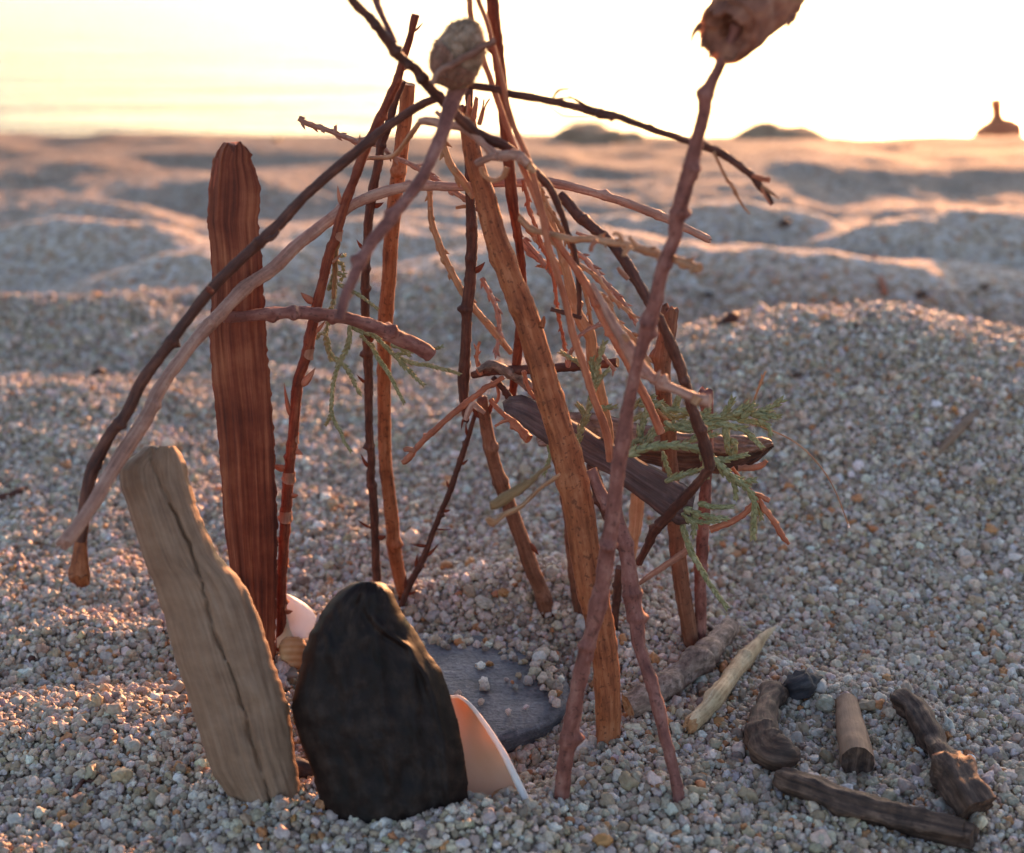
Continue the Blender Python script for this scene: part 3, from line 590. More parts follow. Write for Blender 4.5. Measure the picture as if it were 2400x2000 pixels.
# slate
def slate():
    z0 = float(height(*ghit(1010, 1640)[:2])); zt = z0 + .0050
    def yat(px, py): d = ray(px, py); return (HC - zt) / (-d[2] / d[1])
    yb_, yf_ = yat(1010, 1488), yat(1010, 1748); c = np.array([at(1015, 1620, .5 * (yb_ + yf_))[0], .5 * (yb_ + yf_)]); hx = 318 * mpp(1010, 1620, c[1]); hy = .5 * (yb_ - yf_)
    n = 96; ang = np.linspace(0, 2 * math.pi, n, endpoint=False); mb = MB(); V = []; fb = []
    prof = [(0.0, 1.), (.25, 1.), (.5, 1.), (.72, 1.), (.88, 1.0), (.955, .96), (.985, .80), (1.0, .55), (1.005, .2), (.99, -.4), (.97, -1.0)]
    for q, (k, h) in enumerate(prof):
        for a in ang:
            r = 1 + .035 * float(vnoise(math.cos(a) * 2 + 3, math.sin(a) * 2, 81)) + .015 * float(vnoise(math.cos(a) * 7, math.sin(a) * 7, 82)) - .03 * math.cos(2 * a + .6)
            x = c[0] + hx * k * r * math.cos(a); y = c[1] + hy * k * r * math.sin(a)
            z = z0 + .0050 + .0032 * (h - 1) + .0004 * float(vnoise(x * 90, y * 260, 83)) - .0005 * (k > .9) * float(vnoise(a * 9, q, 84)) + .0008 * math.sin(a - .4) * k
            V.append((x, y, z)); fb.append((x, y, z))
    m = len(prof); f = [(i * n + j, (i + 1) * n + j, (i + 1) * n + (j + 1) % n, i * n + (j + 1) % n) for i in range(m - 1) for j in range(n)]
    mb.add(V, f, fb); return mb.build('slate', M['slate'], origin=(c[0], c[1], z0))
tag(slate(), 'flat oval blue-grey slate lying on the sand inside the ring of twigs', 'slate')

# ------------------------------------------------------------------ standing twigs
def flake_parts(specs, kind='bark_flake', mat='flake', sz=1.0):
    out = []
    for i, (t, rt, ln, wd, dn) in enumerate(specs):
        def fn(mb, res, t=t, rt=rt, ln=ln, wd=wd, dn=dn, i=i):
            p, r, T, x = side_dir(res, t, rt); cone(mb, p + x * r * .7, x * .8 + T * dn, r * ln * sz, r * wd * sz, bend=T * .5 * dn, seed=i, flat=.45)
        out.append((kind, fn, None, mat, {}))
    return out
def band(t, i, mat='flake'):
    def fn(mb, res):
        P, rr, T, U, V, s = res; k = min(int(np.searchsorted(s, t * s[-1])), len(P) - 2); rg = np.random.default_rng(i + 5)
        th0 = rg.uniform(3, 6); n = 14; vs = []; fb = []
        for q in range(4):
            for j in range(n):
                th = th0 + j / n * 3.6; n_ = math.cos(th) * U[k] + math.sin(th) * V[k]; wv = math.sin(j / (n - 1) * math.pi) ** .5
                h = (q / 3 - .4) * rr[k] * 2.2 * (.35 + .65 * wv); vs.append(P[k] + T[k] * h + n_ * rr[k] * (1.16 + .22 * (q == 3) + .05 * rg.uniform(-1, 1))); fb.append((j * .0004, i * .1, h))
        f = [(q * n + j, q * n + j + 1, (q + 1) * n + j + 1, (q + 1) * n + j) for q in range(3) for j in range(n - 1)]; mb.add(vs, f, fb)
    return ('bark_band', fn, None, mat, {})
G = GT
stick('twig', 'red-brown twig with pale bark bands and flakes, standing beside the red bark plank', 'twig',
      [(974, 34, 9), (960, 93, 8), (943, 147, 9), (929, 195, 10), (908, 240, 10), (884, 291, 10), (860, 343, 11), (840, 394, 11), (823, 439, 11), (802, 497, 11), (785, 566, 12), (775, 586, 12), (758, 654, 12), (737, 740, 13), (720, 826, 13), (699, 894, 13), (687, 1020, 12), (678, 1100, 13), (667, 1240, 13), (660, 1380, 12), (657, 1526, 11)],
      (.345, 'g'), 'red', G, nodes=7, lump=.12, parts=[band(.30, 1), band(.47, 2), band(.60, 3), band(.66, 4), band(.72, 5), band(.80, 6), band(.87, 7), band(.935, 8)] +
      flake_parts([(.02, 1, 3.2, .35, -.8), (.07, 1, 3.2, .4, -.9), (.19, 0, 3, .5, -1.2), (.26, 0, 3.2, .5, -.9), (.34, 1, 2.6, .4, -.8), (.40, 0, 3.0, .8, -.3), (.44, 1, 2.6, .4, -.9), (.52, 1, 3.4, .8, -.9), (.57, 0, 4.0, .5, -1.6), (.62, 1, 1.8, .7, .1), (.65, 0, 2.6, .8, -.2), (.69, 1, 1.6, .6, -.2), (.76, 0, 2.2, .7, .3), (.88, 1, 2.0, .7, -.2)]))
stick('twig', 'thin dark red twig with sharp buds, right of the banded twig', 'twig',
      [(945, 190, 8), (925, 240, 9), (912, 291, 10), (893, 336, 10), (888, 377, 10), (874, 446, 11), (864, 514, 11), (862, 551, 10), (857, 637, 10), (856, 706, 11), (859, 791, 11), (864, 877, 11), (865, 997, 10), (871, 1083, 10), (868, 1120, 10), (874, 1156, 10), (879, 1258, 10), (884, 1361, 10), (892, 1420, 9)],
      (.356, 'g'), 'dark', G, nodes=8, knots=(.62,), parts=flake_parts([(.08, 0, 2.6, .5, -1.), (.20, 1, 2.4, .6, -.4), (.27, 0, 2.5, .5, -.7), (.43, 1, 3.2, .5, -1.3), (.50, 0, 2.4, .4, -.6), (.66, 0, 3.2, .5, -.9), (.78, 0, 4.0, .4, -.5), (.80, 1, 2.2, .8, -.3), (.95, 0, 3.6, .5, -1.), (.97, 1, 3.0, .5, -1.)], 'bud', 'red'))
stick('smooth_stick', 'smooth straight tan stick with a clean cut top, right of the thin dark red twig', 'stick',
      [(957, 197, 17), (950, 274, 17), (937, 377, 17), (926, 463, 17), (917, 560, 17), (911, 654, 17), (903, 757, 18), (900, 860, 17), (901, 980, 16), (903, 1083, 16), (909, 1140, 16), (919, 1224, 16), (926, 1300, 16), (946, 1396, 15)],
      (.372, 'g'), 'tan', G, lump=.05, cut='cut', sides=16, knots=(.14, .83))
stick('twig', 'short thin dark twig with red buds, leaning from the smooth tan stick', 'twig',
      [(1118, 960, 5), (1097, 1025, 6), (1076, 1087, 7), (1053, 1156, 7), (1032, 1204, 7), (1011, 1259, 7.5), (987, 1320, 8), (960, 1372, 8), (937, 1430, 7)], (.372, 'g'), 'dark', G, nodes=7, lump=.15,
      parts=flake_parts([(.10, 0, 4, .6, -1.2), (.22, 1, 2.6, .6, -.8), (.32, 0, 2.6, .5, -.8), (.42, 1, 2.4, .7, -.5), (.5, 1, 5, .35, -.3), (.58, 0, 4.5, .7, .0), (.62, 1, 4, .6, -1.3), (.68, 0, 3.4, .6, -1.2), (.78, 0, 3.4, .5, -1.4), (.80, 1, 2.6, .6, -.6), (.88, 1, 3.4, .7, -.5)], 'bud', 'red'))
stick('twig', 'dark twig hanging straight down behind the thick tan stick, splintered at its lower end', 'twig',
      [(1100, 213, 9), (1099, 300, 9), (1099, 400, 10), (1104, 500, 12), (1106, 560, 13), (1103, 640, 13), (1096, 715, 14), (1092, 791, 13), (1087, 877, 14), (1088, 946, 11), (1093, 985, 7)], (.362, .366), 'dark', G, nodes=5, cap='jag', parts=flake_parts([(.52, 1, 2.4, .6, -.6), (.99, 0, 2.6, .4, 1.2)], 'splinter', 'red'))
stick('stick', 'brown stick leaning left to right, its foot on the bank of grains behind the slate', 'stick',
      [(1130, 940, 14), (1137, 984, 15), (1153, 1070, 15), (1176, 1139, 17), (1214, 1241, 17), (1244, 1327, 17), (1270, 1390, 18), (1281, 1430, 20)], (.366, 'g'), 'brown', G, lump=.08, knots=(.32,), nodes=2, cap='jag', sides=14,
      parts=flake_parts([(.04, 1, 2.2, .4, -1.2), (.05, 0, 2.0, .4, -1.0), (.58, 1, 1.6, .5, .9)], 'splinter', 'red'))
stick('stick', 'thickest orange-tan stick with a splintered top, slanting to its foot beside the flaky log', 'stick',
      [(1092, 262, 19), (1101, 320, 21), (1116, 394, 23), (1137, 463, 25), (1158, 545, 27), (1183, 610, 28), (1212, 690, 29), (1243, 775, 29), (1266, 850, 30), (1287, 929, 31), (1309, 1000, 32), (1332, 1080, 35), (1355, 1190, 36), (1371, 1290, 37), (1388, 1385, 37), (1406, 1470, 33), (1420, 1571, 31), (1425, 1660, 30), (1424, 1735, 28)],
      (.346, 'g'), 'tan', G, lump=.055, sides=26, kn=.35, knots=(.285, .21, .55, .8), nodes=3, cap='jag', parts=[
      ('splinter', [(1096, 275, 7), (1100, 225, 3)], (.3445, .344), 'strawred', dict(cap='jag')), ('splinter', [(1110, 275, 8), (1117, 232, 5)], (.3445, .343), 'strawred', dict(cap='jag')), ('splinter', [(1126, 290, 4), (1137, 250, 2), (1147, 233, 2)], (.345, .345), 'strawred', dict(cap='jag')), ('splinter', [(1122, 290, 4), (1132, 250, 2), (1134, 235, 2)], (.345, .345), 'straw', dict(cap='jag')), ('splinter', [(1080, 290, 5), (1085, 250, 3)], (.344, .344), 'red', dict(cap='jag')),
      ('bud', [(1270, 765, 8), (1274, 750, 5), (1275, 742, 2)], (.331, .331), 'tan', dict(cap='round'))])
stick('twig', 'brown twig standing close behind the thick orange-tan stick, only its left edge showing low down', 'twig',
      [(1300, 1060, 12), (1318, 1110, 12), (1332, 1190, 14), (1340, 1270, 15), (1346, 1350, 15), (1358, 1428, 15)], (.372, 'g'), 'brown', G, nodes=3, knots=(.62,))
stick('stick', 'long straight red-brown stick rising out of the photo just right of the woolly pod', 'stick',
      [(1148, -60, 14), (1154, 0, 14.5), (1164, 103, 15), (1176, 206, 14), (1184, 300, 14), (1195, 411, 14), (1202, 480, 13), (1216, 570, 10), (1224, 650, 10), (1222, 740, 11), (1213, 830, 11), (1204, 900, 10), (1196, 955, 9)], (.318, .341, .368), 'red', G, lump=.06, knots=(.14,), nodes=2, sides=16)
stick('branch', 'pinkish knobbly branch at the front right, carrying the big curled bark at its tip', 'branch',
      [(1728, 60, 15), (1718, 90, 13), (1690, 147, 13), (1668, 195, 15), (1655, 225, 16), (1649, 274, 16), (1634, 326, 16), (1622, 377, 18), (1604, 446, 18), (1586, 514, 18), (1580, 560, 16), (1562, 600, 16), (1548, 650, 17), (1537, 706, 17), (1521, 757, 17), (1507, 810, 16), (1494, 850, 13), (1481, 905, 15), (1467, 980, 16), (1459, 1040, 19), (1448, 1100, 18), (1441, 1156, 17), (1434, 1224, 19), (1422, 1300, 18), (1413, 1370, 18), (1402, 1415, 21), (1388, 1480, 16), (1370, 1540, 19), (1350, 1630, 18), (1336, 1720, 20), (1322, 1810, 18), (1316, 1868, 18)],
      (.276, .284, 'g'), 'pink', G, lump=.10, nodes=9, knots=(.075, .15, .20, .34, .60, .735, .87), sides=18)
stick('twig', 'thin grey-brown twig forking down right from the pink branch, foot near the viewer', 'twig',
      [(1385, 1100, 12), (1410, 1160, 14), (1440, 1200, 15), (1462, 1260, 17), (1475, 1340, 19), (1482, 1400, 20), (1491, 1457, 18), (1497, 1510, 17), (1524, 1589, 16), (1546, 1674, 15), (1567, 1760, 14), (1587, 1846, 14), (1593, 1876, 13)], (.318, .304, 'g'), 'pink', G, nodes=5, knots=(.42, .58), lump=.12)
stick('stick', 'brown stick with a broad flat weathered top, its foot behind the flaky log', 'stick',
      [(1568, 738, 22), (1562, 790, 22), (1554, 850, 19), (1556, 930, 18), (1565, 1010, 18), (1572, 1104, 18), (1582, 1224, 19), (1592, 1327, 19), (1607, 1430, 19), (1620, 1516, 18)], (.352, 'g'), 'brown', G, lump=.07, nodes=3, cap='jag', sides=16, flat=.8)
stick('stick', 'pale pinkish stick with a frayed top, rightmost of the standing sticks', 'stick',
      [(1654, 925, 17), (1657, 980, 14), (1657, 1053, 13), (1651, 1190, 14), (1645, 1293, 15), (1641, 1396, 14), (1640, 1506, 13)], (.352, 'g'), 'pink', G, knots=(.6,), nodes=3, cap='jag')
stick('twig', 'dark rough twig sloping down right behind the pink branch and snapped back at an elbow', 'twig',
      [(1311, 459, 12), (1330, 475, 13), (1360, 510, 12), (1408, 548, 12), (1445, 585, 12), (1479, 634, 13), (1503, 678, 12), (1525, 715, 11), (1548, 750, 10), (1570, 806, 13), (1589, 853, 13), (1609, 911, 12), (1632, 985, 13), (1654, 1048, 14), (1664, 1095, 12)], (.330, .312, .318), 'dark', G, nodes=6, lump=.16,
      parts=[('snapped_end', [(1664, 1095, 11), (1645, 1120, 10), (1615, 1155, 11), (1575, 1200, 12), (1537, 1241, 12), (1515, 1285, 10), (1498, 1316, 9)], (.318, .335), 'dark', dict(lump=.14, nodes=3, cap='jag')), ('bud', [(1472, 655, 5), (1458, 640, 7), (1448, 627, 4)], (.313, .313), 'flake', dict())])
stick('twig', 'short dark stub of a twig standing between the thick stick and the thin grey-brown twig', 'twig', [(1452, 1330, 9), (1446, 1400, 10), (1440, 1478, 8)], (.355, 'g'), 'dark', G, nodes=2)
stick('stick', 'pale tan stub standing behind the pink branch under the grey bark slab', 'stick', [(1496, 1150, 17), (1492, 1200, 16), (1484, 1270, 13), (1478, 1330, 10), (1476, 1420, 9)], (.375, 'g'), 'straw', G, nodes=2, cap='jag')
stick('twig', 'dark grey twig sloping behind the thick stick toward the pink branch', 'twig', [(1385, 1085, 10), (1396, 1125, 15), (1408, 1165, 15), (1424, 1215, 12)], (.352, .350), 'dark', G, nodes=2)

# ------------------------------------------------------------------ long sticks laid over the top
stick('stick', 'long dark stick with a flared orange end, sloping from the apex to the far left', 'stick',
      [(1040, 222, 8), (1022, 232, 9), (977, 252, 10), (898, 305, 11), (840, 352, 12), (778, 404, 12), (703, 472, 12), (651, 529, 13), (600, 576, 13), (540, 632, 13), (485, 690, 13), (437, 752, 13), (386, 821, 13), (334, 892, 14), (295, 970, 14), (254, 1025, 14), (219, 1097, 15), (205, 1150, 15), (197, 1200, 14), (189, 1270, 12)],
      (.322, .288), 'dark', G, lump=.07, nodes=4, knots=(.40, .62), sides=16, cut='tan', parts=[('flared_end', [(204, 1155, 15.4), (197, 1200, 14.6), (190, 1265, 14.5), (187, 1305, 18), (185, 1335, 23), (184, 1353, 26)], (.29235, .2858), 'tan', dict(lump=.05, cap='jag')), ('bark_scrap', [(655, 540, 5), (640, 556, 7), (622, 562, 3)], (.3035, .303), 'dark', dict(lump=.5)), ('bud', [(500, 686, 5), (490, 680, 7), (486, 672, 4)], (.299, .299), 'red', dict())])
stick('stick', 'long pale weathered stick arching over the tepee from the far left to the right', 'stick',
      [(150, 1272, 16), (170, 1250, 17), (213, 1188, 17), (271, 1090, 17), (340, 982, 17), (379, 905, 15), (454, 802, 15), (523, 728, 16), (574, 676, 17), (646, 625, 16), (694, 578, 15), (746, 536, 14), (790, 503, 14), (835, 476, 13), (883, 456, 13), (945, 440, 12), (1011, 436, 11), (1080, 438, 10), (1160, 430, 10), (1268, 427, 11), (1310, 432, 11), (1354, 442, 10), (1406, 456, 10), (1474, 478, 10), (1543, 505, 11), (1577, 520, 10), (1620, 541, 9), (1659, 560, 9)],
      (.270, .350, .356), 'pale', G, lump=.07, nodes=6, knots=(.78, .86, .93), cap='jag', sides=14)
stick('twig', 'dark crooked twig coming in from the upper left of the photo, thin end hooked', 'twig',
      [(790, -40, 9), (823, -2, 10), (850, 27, 11), (871, 47, 11), (908, 94, 11), (929, 125, 12), (955, 147, 10), (977, 165, 12), (1004, 204, 12), (1039, 238, 12), (1080, 279, 13), (1115, 310, 12), (1148, 328, 12), (1183, 343, 11), (1215, 365, 10), (1251, 401, 10), (1289, 442, 9), (1313, 494, 8), (1331, 545, 6.5), (1347, 590, 6), (1358, 689, 6), (1357, 738, 5)],
      (.300, .314, .322), 'dark', G, nodes=6, knots=(.10, .19, .27), lump=.14, parts=[('side_shoot', [(868, -40, 8), (880, 0, 8), (897, 40, 7), (912, 70, 7), (926, 100, 6)], (.312, .305), 'pink', dict(nodes=2)), ('cross_twig', [(1291, 724, 5), (1320, 733, 5.5), (1363, 745, 5)], (.322, .322), 'dark', dict(lump=.2))])
stick('twig', 'dark twig reaching right from the woolly pod across the sea, with frayed orange tips', 'twig',
      [(1018, 190, 6), (1060, 194, 7), (1097, 200, 8), (1162, 209, 8), (1203, 222, 9), (1245, 228, 9), (1303, 240, 9), (1371, 257, 10), (1413, 269, 12), (1447, 273, 9), (1509, 297, 8), (1577, 320, 8), (1611, 332, 8), (1653, 342, 11), (1670, 350, 9), (1697, 363, 9), (1731, 387, 9), (1762, 411, 8), (1780, 436, 8), (1800, 460, 6), (1812, 478, 3)],
      (.322, .300, .296), 'dark', G, nodes=6, lump=.15, parts=[('frayed_shoot', [(1672, 356, 4), (1690, 394, 3.5), (1704, 420, 4), (1721, 446, 4), (1738, 478, 3), (1757, 502, 2)], (.2965, .2955), 'straw', dict(lump=.3)), ('frayed_shoot', [(1762, 411, 5), (1785, 420, 5.5), (1804, 423, 6)], (.2962, .2962), 'strawred', dict(lump=.25)),
      ('tassel', [(1783, 436, 4), (1800, 445, 3), (1816, 456, 2)], (.296, .296), 'straw', dict()), ('tassel', [(1783, 438, 4), (1806, 452, 3), (1826, 466, 1.5)], (.296, .2955), 'straw', dict()), ('tassel', [(1785, 442, 4), (1795, 462, 3), (1808, 482, 2)], (.2955, .295), 'strawred', dict()), ('bark_fibre', [(1295, 232, 2.5), (1305, 216, 3), (1316, 210, 2.5), (1336, 209, 1.2)], (.3035, .3025), 'dark', dict()),
      ('bark_fibre', [(1290, 233, 2), (1330, 230, 2), (1352, 234, 2), (1380, 252, 2.2)], (.3035, .3015), 'dark', dict()), ('bark_fibre', [(1290, 251, 1.4), (1305, 263, 1.4), (1325, 273, 1.4), (1380, 274, 1.2)], (.3035, .3015), 'red', dict()), ('bark_fibre', [(1330, 222, 1), (1350, 236, 1.8), (1378, 254, 2)], (.303, .302), 'dark', dict())])
stick('stick', 'knobbly stick lying level between the bark plank and a blunt drooping right end', 'stick',
      [(523, 746, 12), (540, 744, 13), (574, 742, 13), (643, 734, 13), (700, 733, 14), (729, 735, 13), (771, 738, 13), (823, 748, 14), (874, 765, 15), (926, 788, 17), (965, 804, 18), (995, 820, 19), (1010, 832, 18)], (.329, .350), 'pink', G, nodes=7, lump=.16, knots=(.22, .30, .42), sides=16)
stick('twig', 'grey broken twig lying level across the tepee, cut off square at the right', 'twig', [(1107, 880, 9), (1135, 872, 10), (1160, 867, 12), (1200, 868, 11), (1300, 862, 11), (1380, 856, 11), (1448, 850, 11)], (.366, .350), 'dark', G, lump=.12, nodes=3, cut='cut', sides=14)
stick('straw', 'long thin reddish straw crossing down the middle, ending on the grey bark slab', 'straw', [(1112, -50, 6), (1121, 0, 6), (1143, 58, 6), (1175, 180, 6), (1198, 280, 7), (1238, 375, 7), (1262, 460, 8), (1284, 569, 8), (1304, 637, 8), (1325, 706, 8), (1345, 791, 9), (1369, 860, 9), (1390, 929, 9), (1421, 1014, 10), (1430, 1080, 9)], (.312, .310, .318), 'strawred', G, lump=.06, nodes=2)
stick('straw', 'long thin reddish straw fanning out to the right, ending at the green sprig', 'straw', [(1092, -50, 7), (1100, 0, 7), (1106, 50, 7), (1140, 160, 7), (1200, 330, 7), (1245, 440, 7), (1277, 517, 8), (1308, 570, 8), (1349, 630, 9), (1383, 687, 10), (1417, 755, 10), (1448, 808, 10), (1476, 860, 10), (1496, 901, 10), (1520, 946, 10), (1548, 1014, 11)], (.320, .318, .322), 'strawred', G, lump=.10, nodes=5)
stick('stem', 'tan jointed stem standing behind the reddish straws in the middle of the tepee', 'stem', [(1236, 400, 7), (1269, 463, 8), (1297, 536, 9), (1318, 600, 10), (1336, 671, 12), (1352, 730, 13), (1368, 762, 15), (1385, 795, 13), (1387, 843, 13), (1402, 894, 13), (1412, 940, 12), (1422, 1000, 13), (1426, 1060, 14)], (.335, .345), 'straw', G, nodes=5, lump=.10)
stick('stem', 'thick woolly grey-green stem curling round the tip of the tepee, left to right', 'stem',
      [(984, 287, 8), (1000, 284, 10), (1028, 288, 10), (1048, 294, 10), (1080, 298, 9), (1110, 316, 10), (1140, 346, 11), (1160, 365, 13), (1190, 362, 13), (1215, 368, 12), (1240, 384, 12)], (.318, .308), 'pale', G, lump=.2, nodes=2,
      parts=[('coil', [(1116, 384, 7), (1140, 372, 9), (1165, 366, 10)], (.311, .309), 'pale', dict(lump=.2)), ('coil', [(1128, 392, 6), (1134, 410, 6), (1158, 424, 6), (1180, 414, 6), (1188, 392, 7)], (.312, .312), 'straw', dict(lump=.2)), ('coil', [(984, 286, 6), (960, 320, 7), (936, 352, 6), (915, 368, 5), (870, 370, 5)], (.318, .352), 'straw', dict(lump=.12)), ('bud', [(1022, 262, 5), (1036, 276, 6), (1048, 292, 8)], (.318, .317), 'pale', dict()), ('bud', [(1236, 374, 5), (1244, 392, 10), (1254, 404, 6)], (.3085, .308), 'straw', dict(lump=.3))])

# woolly seed pod on its curved stem
stick('pod_stem', 'curved pinkish stem hanging from under the woolly seed pod, blurred lower end nearest the viewer', 'stem', [(1078, 196, 22), (1066, 222, 20), (1050, 270, 17), (1038, 310, 16), (1018, 355, 15), (1000, 395, 14), (980, 432, 14), (943, 478, 14), (916, 515, 15), (891, 545, 15), (866, 576, 14), (842, 620, 14), (824, 660, 13), (808, 700, 13), (794, 752, 12)], (.306, .268), 'pink', G, lump=.08, nodes=3, parts=[
   ])
base = at(1075, 200, .306)
tp = thing('seed_pod', 'woolly grey seed pod with a brown husk round its base, topping the tepee', 'seed pod', base)
def pod():
    c = at(1078, 122, .304); m = mpp(1078, 122, .304); ax = unit(at(1112, 48, .304) - at(1055, 190, .304)); side = unit(np.cross(ax, [0, 1, 0])); fr = np.cross(side, ax); mb = MB(); vs = []; fb = []; nn = []
    nu, nv_ = 40, 44
    prof = [(-1, .25), (-.9, .62), (-.7, .86), (-.4, 1.0), (-.05, 1.0), (.3, .93), (.6, .78), (.85, .50), (1, .16)]
    pa = np.array(prof)
    for i in range(nu):
        t = -1 + 2 * i / (nu - 1); r0 = np.interp(t, pa[:, 0], pa[:, 1])
        for j in range(nv_):
            a = 2 * math.pi * j / nv_; r = 57 * r0 * (1 + .06 * float(vnoise(math.cos(a) * 2 + 4, t * 3 + math.sin(a), 91)) + .05 * float(vnoise(math.cos(a) * 7, t * 8 + math.sin(a) * 6, 92)))
            d = math.cos(a) * side + math.sin(a) * fr; vs.append(c + ax * t * 78 * m + d * r * m); nn.append(unit(d + ax * t * .5)); fb.append((r * m * math.cos(a), r * m * math.sin(a), t * 78 * m))
    f = [(i * nv_ + j, i * nv_ + (j + 1) % nv_, (i + 1) * nv_ + (j + 1) % nv_, (i + 1) * nv_ + j) for i in range(nu - 1) for j in range(nv_)]
    f += [tuple(range(nv_ - 1, -1, -1)), tuple((nu - 1) * nv_ + j for j in range(nv_))]
    mb.add(vs, f, fb); mb.build('woolly_body', M['wool'], tp, base)
    rg = np.random.default_rng(3); mb = MB(); k = rg.integers(0, len(vs), 1500); jt = rg.normal(0, m * 2, (1500, 3)); hairs(mb, np.array(vs)[k] + jt * .6, np.array(nn)[k], 12 * m, 1.0 * m, 4, lay=.7); mb.build('hair', M['fuzz'], tp, base)
    # husk: a wrapped cup round the lower half, torn obliquely
    mb = MB(); vs = []; fb = []; hn = []
    for i in range(26):
        for j in range(48):
            a = 2 * math.pi * j / 48; top = -.30 + .36 * math.cos(a + .5) + .10 * float(vnoise(math.cos(a) * 3, math.sin(a) * 3, 93)); q = i / 25; t = -1.12 + (top + 1.12) * q
            r0 = np.interp(t, [-1.12, -1, -.8, -.5, -.1, .4], [.30, .52, .84, 1.02, 1.04, 1.0]); r = 60 * r0 * (1 + .05 * float(vnoise(a * 2, t * 5, 94)) + (.05 if i > 22 else 0) * math.sin(a * 5))
            d = math.cos(a) * side + math.sin(a) * fr; vs.append(c + ax * t * 78 * m + d * r * m); hn.append(d); fb.append((r * m * math.cos(a), r * m * math.sin(a), t * 78 * m))
    f = [(i * 48 + j, i * 48 + (j + 1) % 48, (i + 1) * 48 + (j + 1) % 48, (i + 1) * 48 + j) for i in range(25) for j in range(48)]
    mb.add(vs, f, fb); mb.build('husk', M['husk'], tp, base)
    mb = MB(); k = rg.integers(0, len(vs), 700); hairs(mb, np.array(vs)[k], np.array(hn)[k], 9 * m, .9 * m, 6, lay=.8); mb.build('hair', M['fuzz'], tp, base)
    mb = MB(); q, qr = path3([(1012, 196, 7), (1030, 168, 7), (1060, 150, 8), (1100, 130, 8), (1130, 112, 8), (1160, 96, 9)], (.296, .300)); tube(mb, q, qr, lump=.25, seed=8); mb.build('husk_fold', M['husk'], tp, base)
pod()

# curled bark impaled on the branch
def curl():
    base = at(1725, 85, .276); t0 = thing('curled_bark', 'big curled piece of reddish-brown bark impaled on the tip of the pink branch', 'bark', base)
    a0 = at(1700, 78, .274); a1 = at(1835, -45, .292); m = mpp(1720, 60, .278); ax = unit(a1 - a0); side = unit(np.cross(ax, [0, 1, 0])); fr = np.cross(side, ax); L = np.linalg.norm(a1 - a0)
    for pn, r0, r1, ln, mat, sd, off in (('outer_roll', 76, 84, 1.0, 'leaf', 1, 0), ('inner_roll', 26, 34, .8, 'leafin', 2, .10)):
        mb = MB(); nu, nv_ = 40, 72; vs = []; fb = []
        for lay in (0, 1):
            for i in range(nu):
                q = i / (nu - 1)
                for j in range(nv_):
                    th = j / (nv_ - 1) * (2 * math.pi + .9) - .4; w0 = 1 - .13 * (th / 6.3)
                    torn = .16 * float(vnoise(th * 2.2, 1.1 + sd, 95)) + .08 * float(vnoise(th * 7, 2.2, 96)); s0 = off + torn * .55; s1 = ln + torn
                    tt = s0 + (s1 - s0) * q
                    r = (r0 + (r1 - r0) * q) * w0 * (1 + .05 * float(vnoise(math.cos(th) * 2, math.sin(th) * 2 + tt * 3, 97)) - .10 * math.exp(-((tt - .42) / .05) ** 2) + .03 * float(vnoise(th * 6, tt * 9, 98))) - lay * 5
                    if sd == 1: r *= .82 + .18 * min(1, q * 5)
                    d = math.cos(th) * side * 1.05 + math.sin(th) * fr; vs.append(a0 + ax * tt * L + d * r * m); fb.append((th * .007, lay * .01, tt * L))
        k = nu * nv_; f = [(i * nv_ + j, i * nv_ + j + 1, (i + 1) * nv_ + j + 1, (i + 1) * nv_ + j) for i in range(nu - 1) for j in range(nv_ - 1)]
        f += [tuple(k + x for x in reversed(q)) for q in f]
        for j in range(nv_ - 1): f += [(j, k + j, k + j + 1, j + 1), ((nu - 1) * nv_ + j, (nu - 1) * nv_ + j + 1, k + (nu - 1) * nv_ + j + 1, k + (nu - 1) * nv_ + j)]
        for i in range(nu - 1): f += [(i * nv_, (i + 1) * nv_, k + (i + 1) * nv_, k + i * nv_)]
        mb.add(vs, f, fb); mb.build(pn, M[mat], t0, base)
    # webbing of bark between the two rolls, facing the branch, with a hollow round it
    mb = MB(); vs = []; fb = []
    for i in range(14):
        q = i / 13
        for j in range(48):
            a = 2 * math.pi * j / 48; r = 22 + (76 - 22) * q; tt = .03 + .06 * (1 - q) ** 1.6 - .05 * math.cos(a - 2.2) + .03 * float(vnoise(math.cos(a) * 3, math.sin(a) * 3 + q * 2, 99))
            if q < .12: tt += .06
            vs.append(a0 + ax * tt * L + (math.cos(a) * side * 1.02 + math.sin(a) * fr) * r * m * .97); fb.append((r * m * math.cos(a), r * m * math.sin(a), tt * L))
    f = [(i * 48 + j, i * 48 + (j + 1) % 48, (i + 1) * 48 + (j + 1) % 48, (i + 1) * 48 + j) for i in range(13) for j in range(48)]
    mb.add(vs, f, fb); mb.build('end_web', M['leaf'], t0, base)
    for pts in ([(1640, 60, 9), (1626, 80, 6), (1618, 104, 2)], [(1650, 95, 8), (1644, 108, 5), (1641, 116, 2)], [(1860, 40, 10), (1850, 58, 5), (1842, 68, 3)], [(1668, 120, 7), (1664, 134, 4), (1662, 140, 1.5)]):
        mb = MB(); q, qr = path3(pts, (.276, .275)); tube(mb, q, qr, lump=.2, seed=4, flat=.5, cap='round'); mb.build('torn_tip', M['leaf'], t0, base)
curl()

